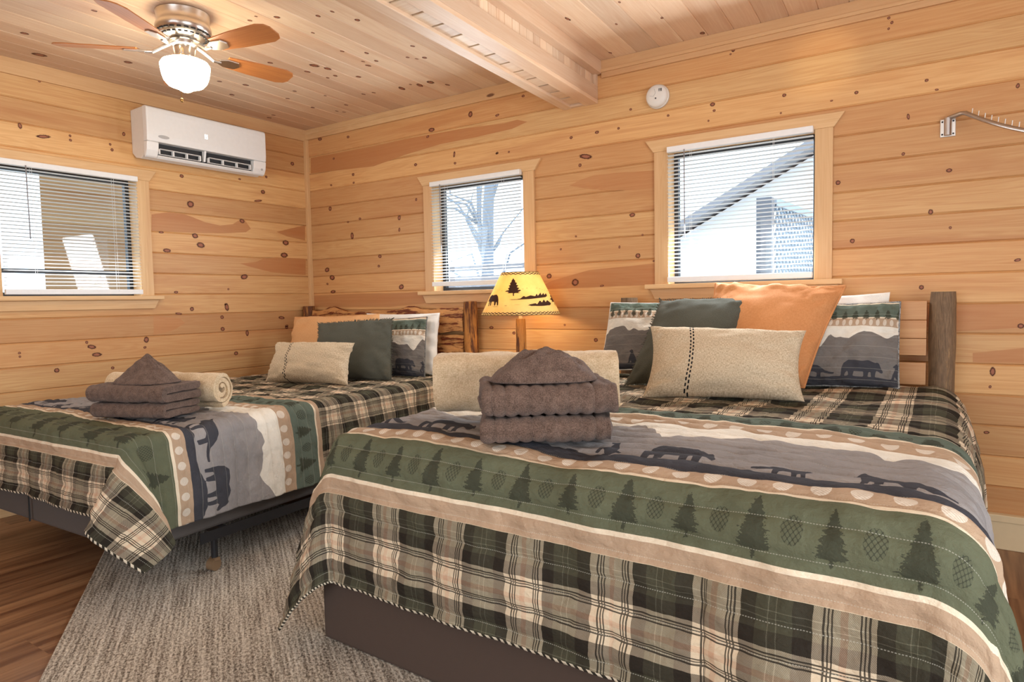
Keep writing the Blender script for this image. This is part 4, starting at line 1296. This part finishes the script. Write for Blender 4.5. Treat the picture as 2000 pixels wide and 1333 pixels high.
# plaid shows on both sides of the printed panel
quilt('plaid lodge quilt with trees and pinecones spread over the near bed', QR, .722, .11, .43, .43, .432, BR, 3.0, (.292, 1.292), .252,
      [(.502, .565, .078), (1.045, 1.142, .085)], [(.352, .488, 1), (1.156, 1.275, 1)], (.565, .648), 1.06, [(BEAR, .10, .2, 1), (COUGAR, .42, .2, 0), (BEAR, .70, .2, 0), (COUGAR, 1.0, .2, 0), (WOLF, 1.38, .10, 0), (BEAR, 1.52, .19, 0), (COUGAR, 1.82, .13, 1), (COUGAR, 2.03, .19, 0), (BEAR, 2.34, .2, 1)], .37, .16, 40, (.05, .683), sag=sagR, step=.068, puff=.010)
# ================================================================ pillows
def pillow(name, label, corners, mat, front=.075, back=.06, n=38, pinch=.05, group=None, attrs=None, wr=.009, seed=1, lift=(0, 0, 0), pw=2.4):
    TL, TR, BR_, BL_ = [np.array(c, float) + np.array(lift) for c in corners]
    W = (np.linalg.norm(TR - TL) + np.linalg.norm(BR_ - BL_)) / 2
    H = (np.linalg.norm(TL - BL_) + np.linalg.norm(TR - BR_)) / 2
    ctr = (TL + TR + BR_ + BL_) / 4
    nrm = np.cross((TR + BR_) - (TL + BL_), (TL + TR) - (BL_ + BR_)); nrm /= np.linalg.norm(nrm)
    u, v = np.meshgrid(np.linspace(-1, 1, n), np.linspace(-1, 1, n))
    # denser near the rim
    u, v = np.sin(u * PI / 2), np.sin(v * PI / 2)
    uu, vv = u * (1 - pinch * (1 - v ** 2)), v * (1 - pinch * (1 - u ** 2))
    X, Y = ((uu + 1) / 2)[..., None], ((vv + 1) / 2)[..., None]
    flat = (BL_ * (1 - X) + BR_ * X) * (1 - Y) + (TL * (1 - X) + TR * X) * Y
    prof = ((1 - np.abs(u) ** pw) * (1 - np.abs(v) ** pw)).clip(0) ** .5
    rim = np.clip(1 - prof, 0, 1)
    wrk = wr * (fbm(u * 3 + seed, v * 3, seed) + 1.2 * fbm(u * 9 + seed, v * 9, seed + 4) * rim) * np.clip(prof * 4, 0, 1)
    f = flat + nrm * ((front * prof + wrk)[..., None])
    bk = flat - nrm * ((back * prof + wrk)[..., None])
    P = np.concatenate([f, bk[::-1]], 0) - np.array([ctr[0], ctr[1], min(BL_[2], BR_[2])])
    U = np.stack([(u + 1) / 2 * W, (v + 1) / 2 * H], -1)
    UV = np.concatenate([U, U[::-1] + np.array([0, 0])], 0)
    at = attrs(UV[..., 0], UV[..., 1], W, H) if attrs else None
    o = grid_mesh(name, P, UV, mat, attrs=at)
    o.location = (ctr[0], ctr[1], min(BL_[2], BR_[2]))
    tag(o, label, 'pillow', group)
    rim_loop = [f[0, i] for i in range(n)] + [f[i, -1] for i in range(1, n)] + [f[-1, n - 1 - i] for i in range(1, n)] + [f[n - 1 - i, 0] for i in range(1, n - 1)]
    o['_w'] = 0
    del o['_w']
    return o, [Vector(p) - o.location for p in rim_loop], Vector(nrm), Vector(ctr) - o.location


def fringe(o, loop, nrm, ctr, mat, ln=.013, seed=1):
    r = random.Random(seed)
    m = MB()
    for i in range(len(loop)):
        a, b = loop[i], loop[(i + 1) % len(loop)]
        k = max(1, int((b - a).length / .005))
        for j in range(k):
            p = a.lerp(b, (j + r.random()) / k)
            d = (p - ctr).normalized() * ln * r.uniform(.5, 1.3) + nrm * r.uniform(-.005, .005)
            t = (b - a).normalized() * .0022
            q = (b - a).normalized() * r.uniform(-.006, .006)
            base = p - (p - ctr).normalized() * .006
            m.add([base - t, base + t, p + d + q + t * .6, p + d + q - t * .6, base - t + nrm * .003, base + t + nrm * .003, p + d + q + t * .6 + nrm * .002, p + d + q - t * .6 + nrm * .002],
                  [(0, 1, 2, 3), (7, 6, 5, 4), (0, 4, 5, 1), (1, 5, 6, 2), (2, 6, 7, 3), (3, 7, 4, 0)])
    return m.build('fringe', mat, o)


def piping(o, loop, mat, r=.005):
    return MB().tube(loop + [loop[0], loop[1]], r, 8, cap=False).build('piping', mat, o, smooth=True)


SHB = [(0, 'slate'), (.012, 'slate'), (.045, 'white'), (.268, 'tan'), (.305, 'cream'), (.312, 'green_daylit'), (.382, 'cream'), (.388, 'tan')]


def sham_fields(seed, order):
    def fn(u, v, W, H):
        k = H / .42
        dark = v - (.040 * k + .012 * fbm(u * 6 + seed, u * 0, seed))
        x = .05
        for i in range(6):
            poly, L = [(BEAR, .15), (WOLF, .075), (WOLF, .075), (COUGAR, .14)][(i + order) % 4]
            stamp(dark, u, v, poly, x, .034 * k, L, L * .95)
            x += L + .035
        trees = np.full(u.shape, .5)
        x = .03
        i = 0
        while x < W:
            stamp(trees, u, v, fir(.4, 5, i), x, .318 * k, .05, .06 * k); x += .045; i += 1
        mt = np.maximum(v - ridge_line(u, seed, .215 * k, .045, .06), .02 - v)
        return dict(dark=dark, trees=trees, cones=np.full(u.shape, .5), mountain=mt)
    return fn


M['sham'] = printed('sham_print', SHB, .5, None, .2, ovals=[(.262, .312, .028)], quilt_step=.05, mount_k=.62)
G_SH = 'lodge print pillow shams'
pillow('pillow', 'white pillow behind the right sham on the near bed', P_RWHITE, M['pillow_white'], .05, .05, seed=3, group='white sleeping pillows', lift=(0, -.03, 0))
o, lp, nn, cc = pillow('pillow_sham', 'mountain print sham at the right end of the near bed', P_RSHAMR, M['sham'], .06, .045, n=80, pinch=.02, attrs=sham_fields(4, 3), seed=6, group=G_SH, lift=(0, -.04, 0))
piping(o, lp, cloth('black_white_cord', (.02, .02, .02), (.5, .5, .48), 300), .004)
o, lp, nn, cc = pillow('pillow_sham', 'mountain print sham at the left end of the near bed', P_RSHAML, M['sham'], .06, .045, n=80, pinch=.02, attrs=sham_fields(9, 1), seed=8, group=G_SH, lift=(0, -.03, 0))
piping(o, lp, M['pillow_white'], .004)
o, lp, nn, cc = pillow('throw_pillow', 'large rust velvet throw pillow in the middle of the near bed', P_RORANGE, M['velvet'], .115, .07, seed=11, group='velvet throw pillows', wr=.016, pinch=.05, lift=(0, 0, .01))
piping(o, lp, M['velvet'], .006)
o, lp, nn, cc = pillow('throw_pillow', 'frayed sage green throw pillow leaning on the near bed', P_RGREEN, M['sage'], .10, .06, seed=13, group='frayed green throw pillows', pinch=.05)
fringe(o, lp, nn, cc, M['sage'], seed=2)
pillow('lumbar_pillow', 'oatmeal linen lumbar pillow with black stitching on the near bed', P_RLUMBAR, M['linen'], .11, .075, seed=17, group='linen lumbar pillows', pinch=.085, lift=(0, 0, .004))

pillow('pillow', 'white pillow standing behind the sham on the far bed', P_LWHITE, M['pillow_white'], .05, .04, seed=23, group='white sleeping pillows', lift=(0, -.02, 0))
o, lp, nn, cc = pillow('pillow_sham', 'mountain print sham on the far bed beside the white pillow', P_LSHAM, M['sham'], .055, .04, n=80, pinch=.02, attrs=sham_fields(14, 1), seed=26, group=G_SH, lift=(0, -.03, 0))
piping(o, lp, cloth('dark_cord', (.02, .02, .02), (.3, .3, .28), 300), .004)
o, lp, nn, cc = pillow('throw_pillow', 'tan velvet throw pillow at the wall end of the far bed', [(P_LORANGE[0][0] + .03, *P_LORANGE[0][1:]), P_LORANGE[1], P_LORANGE[2], (P_LORANGE[3][0] + .08, *P_LORANGE[3][1:])], M['velvet_tan'], .07, .05, seed=29, group='velvet throw pillows', pinch=.03, lift=(.02, 0, .01))
o, lp, nn, cc = pillow('throw_pillow', 'square dark green throw pillow with frayed edge on the far bed', P_LGREEN, M['sage'], .07, .06, seed=31, group='frayed green throw pillows', pinch=.02)
fringe(o, lp, nn, cc, M['sage'], seed=5)
pillow('lumbar_pillow', 'oatmeal linen lumbar pillow with black stitching on the far bed', P_LLUMBAR, M['linen'], .10, .06, seed=37, group='linen lumbar pillows', pinch=.085, lift=(0, 0, .006))


# ================================================================ towels and blankets
def ribbon(path, t, width, nseg, rib=0.0, ribp=.036, seed=0, noise=.003, taper=None):
    """cloth of thickness t following a path in (depth, height), extruded across its width"""
    p = np.array(path, float)
    d = np.gradient(p, axis=0); d /= np.linalg.norm(d, axis=1, keepdims=True)
    nr = np.stack([-d[:, 1], d[:, 0]], 1)
    ring = np.concatenate([p + nr * t / 2, (p + d[-1] * 0)[-1:] + d[-1] * t * .35, (p - nr * t / 2)[::-1], p[:1] - d[0] * t * .35], 0)
    rn = np.concatenate([nr, d[-1:], -nr[::-1], -d[:1]], 0)
    K = len(ring)
    V, UV = [], []
    ss = np.concatenate([[0], np.cumsum(np.linalg.norm(np.diff(ring, axis=0), axis=1))])
    for i in range(nseg + 1):
        w = width * i / nseg
        e = min(i, nseg - i) / nseg * width
        end = 1 - .25 * math.exp(-(e / .008) ** 2)
        k = rib * (abs(math.sin(PI * w / ribp)) ** .6 - .6)
        nz = noise * fbm(ss * 18 + 3, ss * 0 + w * 14 + seed, seed)
        q = ring + rn * (k + nz - (1 - end) * t * .3)[:, None]
        dw = .006 * fbm(ss * 9, ss * 0 + seed, seed + 7) * (1 if e < .03 else 0)
        V += [(w + dw[j], q[j, 0], q[j, 1]) for j in range(K)]
        UV += [(w, ss[j]) for j in range(K)]
    F = []
    for i in range(nseg):
        for j in range(K):
            F.append((i * K + j, i * K + (j + 1) % K, (i + 1) * K + (j + 1) % K, (i + 1) * K + j))
    F += [tuple(reversed(range(K))), tuple(nseg * K + j for j in range(K))]
    return MB().add(V, F, UV)


def arc(c, r, a0, a1, n=12):
    return [(c[0] + r * math.cos(a), c[1] + r * math.sin(a)) for a in np.linspace(a0, a1, n)]


def fold(D, t, seed=0):
    """a towel folded once, fold at the front"""
    r = t * .52
    return [(D - i * (D - r * 1.3) / 14, t / 2) for i in range(15)] + arc((r * 1.3, t / 2 + r), r * 1.0, -PI / 2 - .05, -PI * 1.5, 14) + [(r * 1.3 + i * (D - r * 1.3) / 14, t / 2 + 2 * r) for i in range(1, 15)]


def put(o, loc, deg, label, cat, group=None):
    o.location = loc
    o.rotation_euler = (0, 0, math.radians(deg))
    return tag(o, label, cat, group)


def washcloth(w, d, h, p, seed, brim):
    """a small cloth heaped and folded to a peak"""
    nr, na = 26, 72
    R, A = np.meshgrid(np.linspace(0, 1, nr), np.linspace(0, 2 * PI, na, endpoint=False), indexing='ij')
    ca, sa = np.cos(A), np.sin(A)
    x = w / 2 * R * np.sign(ca) * np.abs(ca) ** .75
    y = d / 2 * R * np.sign(sa) * np.abs(sa) ** .75
    z = h * (1 - R ** p)
    z = z + h * .16 * np.exp(-((R * ca * .9 - .05) / .10) ** 2) * (1 - R)
    z = z + .014 * fbm(A * 2.2 + seed, R * 3.0, seed) * np.clip(R * 3, 0, 1) * (1 - R ** 4)
    z = z + brim * np.clip(-sa, 0, 1) * np.exp(-((R - .93) / .07) ** 2) * (1 + .5 * np.sin(ca * 7))
    rows = [np.stack([x, y, z.clip(.004)], -1)]
    low = np.stack([x[-1] * .985, y[-1] * .985, np.full(na, .0)], -1)[None]
    P = np.concatenate([rows[0], low, low * np.array([.05, .05, 0])], 0)[::-1]
    UV = np.zeros(P.shape[:2] + (2,))
    return grid_mesh('washcloth', P, UV, M['towel'], wrap_u=True)


# brown stack on the near bed
ZR = .741
def at_front(base, deg, w, d):   # world point from local (width, depth)
    a = math.radians(deg)
    return (base[0] + w * math.cos(a) - d * math.sin(a), base[1] + w * math.sin(a) + d * math.cos(a))
fr = (3.285, -2.150); dg_ = 36
put(ribbon(fold(.30, .036), .034, .372, 70, rib=.0062, seed=3).build('bath_towel', M['towel'], smooth=True, angle=1.0), (*fr, ZR), dg_, 'lower brown ribbed towel of the folded stack on the near bed', 'towel', 'folded brown towels')
q = at_front(fr, dg_, -.004, -.004)
put(ribbon(fold(.29, .042), .040, .385, 70, rib=.0068, seed=5).build('bath_towel', M['towel'], smooth=True, angle=1.0), (*q, ZR + .078), dg_, 'upper brown ribbed towel of the folded stack on the near bed', 'towel', 'folded brown towels')
q = at_front(fr, dg_, .185, .125)
put(washcloth(.325, .21, .085, 2.6, 3, .016), (*q, ZR + .168), dg_, 'small brown washcloth heaped on top of the near towel stack', 'washcloth', 'brown washcloths')


def boxy_spiral(ad, ah, t, turns, c, n=5.0, start=-PI / 2):
    pts = []
    N_ = int(turns * 48)
    for i in range(N_ + 1):
        a = start + turns * 2 * PI * i / N_
        k = t * (i / N_ * turns)
        ca, sa = math.cos(a), math.sin(a)
        pts.append((c[0] + (ad - k) * math.copysign(abs(ca) ** (2 / n), ca), c[1] + (ah - k) * math.copysign(abs(sa) ** (2 / n), sa)))
    return pts

q = (2.945, -1.957)
put(ribbon(boxy_spiral(.075, .094, .052, 1.35, (.10, .118), 4.2, PI * .30), .046, .63, 50, seed=8, noise=.006).build('blanket', M['fleece'], smooth=True, angle=1.0), (*q, ZR - .004), 34.7, 'thick cream fleece blanket rolled behind the near brown towels', 'blanket', 'cream fleece blankets')

# brown stack on the far bed
ZL = .664
fl = (1.195, -2.245); dl = 20
put(ribbon(fold(.22, .032), .030, .385, 70, rib=.0035, ribp=.03, seed=13).build('bath_towel', M['towel'], smooth=True, angle=1.0), (*fl, ZL), dl, 'lower brown folded towel of the stack on the far bed', 'towel', 'folded brown towels')
q = at_front(fl, dl, -.006, -.004)
put(ribbon(fold(.225, .037), .035, .40, 70, rib=.0035, ribp=.03, seed=15).build('bath_towel', M['towel'], smooth=True, angle=1.0), (*q, ZL + .069), dl, 'upper brown folded towel of the stack on the far bed', 'towel', 'folded brown towels')
q = at_front(fl, dl, .205, .115)
put(washcloth(.29, .20, .115, 1.25, 9, .006), (*q, ZL + .146), dl, 'small brown washcloth folded to a peak on the far towel stack', 'washcloth', 'brown washcloths')
sp_ = []
for i in range(130):
    a = -PI / 2 + 2 * PI * 2.6 * i / 129
    rr_ = .076 - .024 * 2.6 * i / 129
    sp_.append((rr_ * math.cos(a), .091 + rr_ * math.sin(a)))
o = ribbon(sp_, .022, .615, 50, seed=21, noise=.005).build('blanket', M['fleece'], smooth=True, angle=1.0)
put(o, (.92, -2.0, ZL + .002), 19.5, 'rolled cream fleece blanket behind the brown towels on the far bed', 'blanket', 'cream fleece blankets')

# ================================================================ nightstand and lamp between the beds
ns = empty('nightstand', (2.26, -.24, RUGZ)); tag(ns, 'small pine nightstand under the lamp between the two beds', 'nightstand')
T = M['pine_trim']
MB().box(-.24, .24, -.20, .20, .588, .612, grain=0, rnd=.3).build('top', T, ns, bevel=.004)
for sx in (-1, 1):
    for sy in (-1, 1):
        MB().box(sx * .20 - .02, sx * .20 + .02, sy * .16 - .02, sy * .16 + .02, .001, .588, grain=2, rnd=.5).build('leg', T, ns, bevel=.002)
MB().box(-.18, .18, -.15, .17, .42, .587, grain=0, rnd=.6).build('case', T, ns)
dw = MB().box(-.172, .172, -.170, -.151, .43, .58, grain=0, rnd=.8).build('drawer', T, ns, bevel=.002)
MB().lathe([(.001, .02), (.012, .016), (.013, .008), (.006, .0), (.006, -.004)], (0, 0, 0), 16).build('knob', M['brass'], dw).matrix_basis = Matrix.Translation((0, -.172, .505)) @ Matrix.Rotation(PI / 2, 4, 'X')

LX, LY = 2.190, -.25
lamp = empty('table_lamp', (LX, LY, RUGZ + .612)); tag(lamp, 'lit log table lamp with a parchment bear and pine shade', 'lamp')
zt = RUGZ + .612
lg = log((0, 0, .0), (0, 0, 1.038 - zt), .034, .029, 12, wob=.05)
lg.build('log_base', [M['log_gold'], M['log_end']], lamp, smooth=True, angle=.9)
MB().lathe([(.012, 1.0385 - zt), (.012, 1.062 - zt), (.017, 1.063 - zt), (.017, 1.115 - zt)], n=20).build('socket', M['cream_paint'], lamp, smooth=True, angle=.7)
MB().lathe([(.001, 1.116 - zt), (.016, 1.118 - zt), (.028, 1.155 - zt), (.030, 1.180 - zt), (.020, 1.205 - zt), (.001, 1.212 - zt)], n=20).build('bulb', emit('lamp_bulb', (1.0, .74, .40), 75.0), lamp, smooth=True)

g = N('parchment_shade')
u, v = g.uv()
obj = g.n('ShaderNodeTexCoord').outputs['Object']
base = g.mix(g.rng(g.noise(obj, 14, 3), .3, .7, 0, 1), srgb(240, 212, 140), srgb(248, 226, 160))
ink = g.math('LESS_THAN', g.attr('print'), 0.0)
for (c0, nrep) in ((.045, 26.0), (.955, 13.0)):
    t = g.math('FRACT', g.math('MULTIPLY', u, nrep))
    tri = g.math('SUBTRACT', g.math('ABSOLUTE', g.math('SUBTRACT', g.math('MULTIPLY', t, 2.0), 1.0)), .5)
    for sg in (1, -1):
        dv = g.math('ABSOLUTE', g.math('SUBTRACT', g.math('SUBTRACT', v, c0), g.math('MULTIPLY', tri, .05 * sg)))
        ink = g.math('MAXIMUM', ink, g.math('LESS_THAN', dv, .008))
ink = g.math('MAXIMUM', ink, g.math('LESS_THAN', v, .010))
ink = g.math('MAXIMUM', ink, g.math('GREATER_THAN', v, .988))
cc = g.mix(ink, base, srgb(84, 56, 42))
s = g.n('ShaderNodeMixShader', {0: .45})
g.put(s.inputs[1], g.bsdf(cc, .8, None, 0, .2))
g.put(s.inputs[2], g.n('ShaderNodeBsdfTranslucent', {0: cc}).outputs[0])
M['shade'] = g.done(s.outputs[0])
nu, nv = 200, 60
th, vv = np.meshgrid(np.linspace(0, 2 * PI, nu, endpoint=False), np.linspace(0, 1, nv))
R0, R1, Z0, Z1 = .240, .112, 1.063 - zt, 1.318 - zt
r = R0 + (R1 - R0) * vv
P = np.stack([r * np.cos(th), r * np.sin(th), Z0 + (Z1 - Z0) * vv], -1)
az0 = math.radians(-57)
da = (th - az0 + PI) % (2 * PI) - PI
xx, yy = da * r, vv * .255
pr = np.full(th.shape, .5)
stamp(pr, xx, yy, fir(.52, 6, 3), -.040, .112, .105, .105)
stamp(pr, xx, yy, [(1 - a, b) for a, b in BEAR], -.255, .058, .115, .115)
gr_ = [(-.10, .088), (.0, .096), (.02, .112), (.03, .104), (.06, .114), (.09, .108), (.10, .124), (.108, .110), (.13, .130), (.135, .113), (.155, .128), (.16, .114), (.18, .126), (.19, .110), (.17, .102), (.05, .092)]
stamp(pr, xx, yy, gr_, 0, 0, 1, 1)
gr2 = [(.035, .076), (.055, .062), (.09, .068), (.10, .060), (.12, .085), (.135, .070), (.15, .090), (.165, .072), (.18, .085), (.20, .075), (.22, .066), (.20, .054), (.06, .052)]
stamp(pr, xx, yy, gr2, 0, 0, 1, 1)
stamp(pr, xx, yy, fir(.5, 7, 8), .285, .05, .15, .15)
for ph, yb_, am in ((0, .148, .010), (2.0, .056, .004)):
    pr = np.minimum(pr, np.abs(yy - (yb_ + am * np.sin(xx * 22 + ph))) - .0009)
o = grid_mesh('lamp_shade', P, np.stack([th / (2 * PI), vv], -1), M['shade'], lamp, wrap_u=True, attrs=dict(print=pr))
o.modifiers.new('thickness', 'SOLIDIFY').thickness = .0012

# ================================================================ rug
e1, e2 = Vector((.835, -.55)).normalized(), Vector((.55, .835)).normalized()
c0 = Vector((1.165, -2.225)) - e1 * .50
LR, WR = 3.3, 2.0
g = N('woven_rug')
u, v = g.uv()
row = g.math('SINE', g.math('MULTIPLY', v, 2 * PI / .017))
n1 = g.noise(g.vec(g.math('MULTIPLY', u, 75.0), g.math('MULTIPLY', v, 150.0)), 1, 3, .7)
n2 = g.noise(g.vec(g.math('MULTIPLY', u, 3.0), g.math('MULTIPLY', v, 40.0)), 1, 3, .6)
n3 = g.noise(g.vec(g.math('MULTIPLY', u, 190.0), g.math('MULTIPLY', v, 60.0)), 1, 2, .6)
f = g.math('ADD', g.math('MULTIPLY', n1, .55), g.math('ADD', g.math('MULTIPLY', n2, .25), g.math('MULTIPLY', n3, .2)))
f = g.math('ADD', f, g.math('MULTIPLY', row, .022))
c = g.ramp(f, [(.36, srgb(64, 57, 50)), (.45, srgb(132, 122, 110)), (.53, srgb(188, 180, 166)), (.64, srgb(226, 218, 204))])
nm = g.bump(g.math('ADD', f, g.math('MULTIPLY', row, .10)), .8, .008)
rugm = g.done(g.bsdf(c, 1.0, nm, 0, .1))
rg = MB()
nx, ny = 60, 40
P4 = [c0, c0 + e1 * LR, c0 + e1 * LR + e2 * WR, c0 + e2 * WR]
rg.add([(p.x, p.y, .0005) for p in P4] + [(p.x, p.y, RUGZ - .001) for p in P4], [(3, 2, 1, 0), (4, 5, 6, 7), (0, 1, 5, 4), (1, 2, 6, 5), (2, 3, 7, 6), (3, 0, 4, 7)],
       [[(0, 0)] * 4, [(0, 0), (LR, 0), (LR, WR), (0, WR)]] + [[(0, 0), (LR, 0), (LR, .01), (0, .01)]] * 4)
tag(rg.build('rug', rugm, bevel=.003), 'heathered grey woven rug on the dark wood floor between the beds', 'rug')
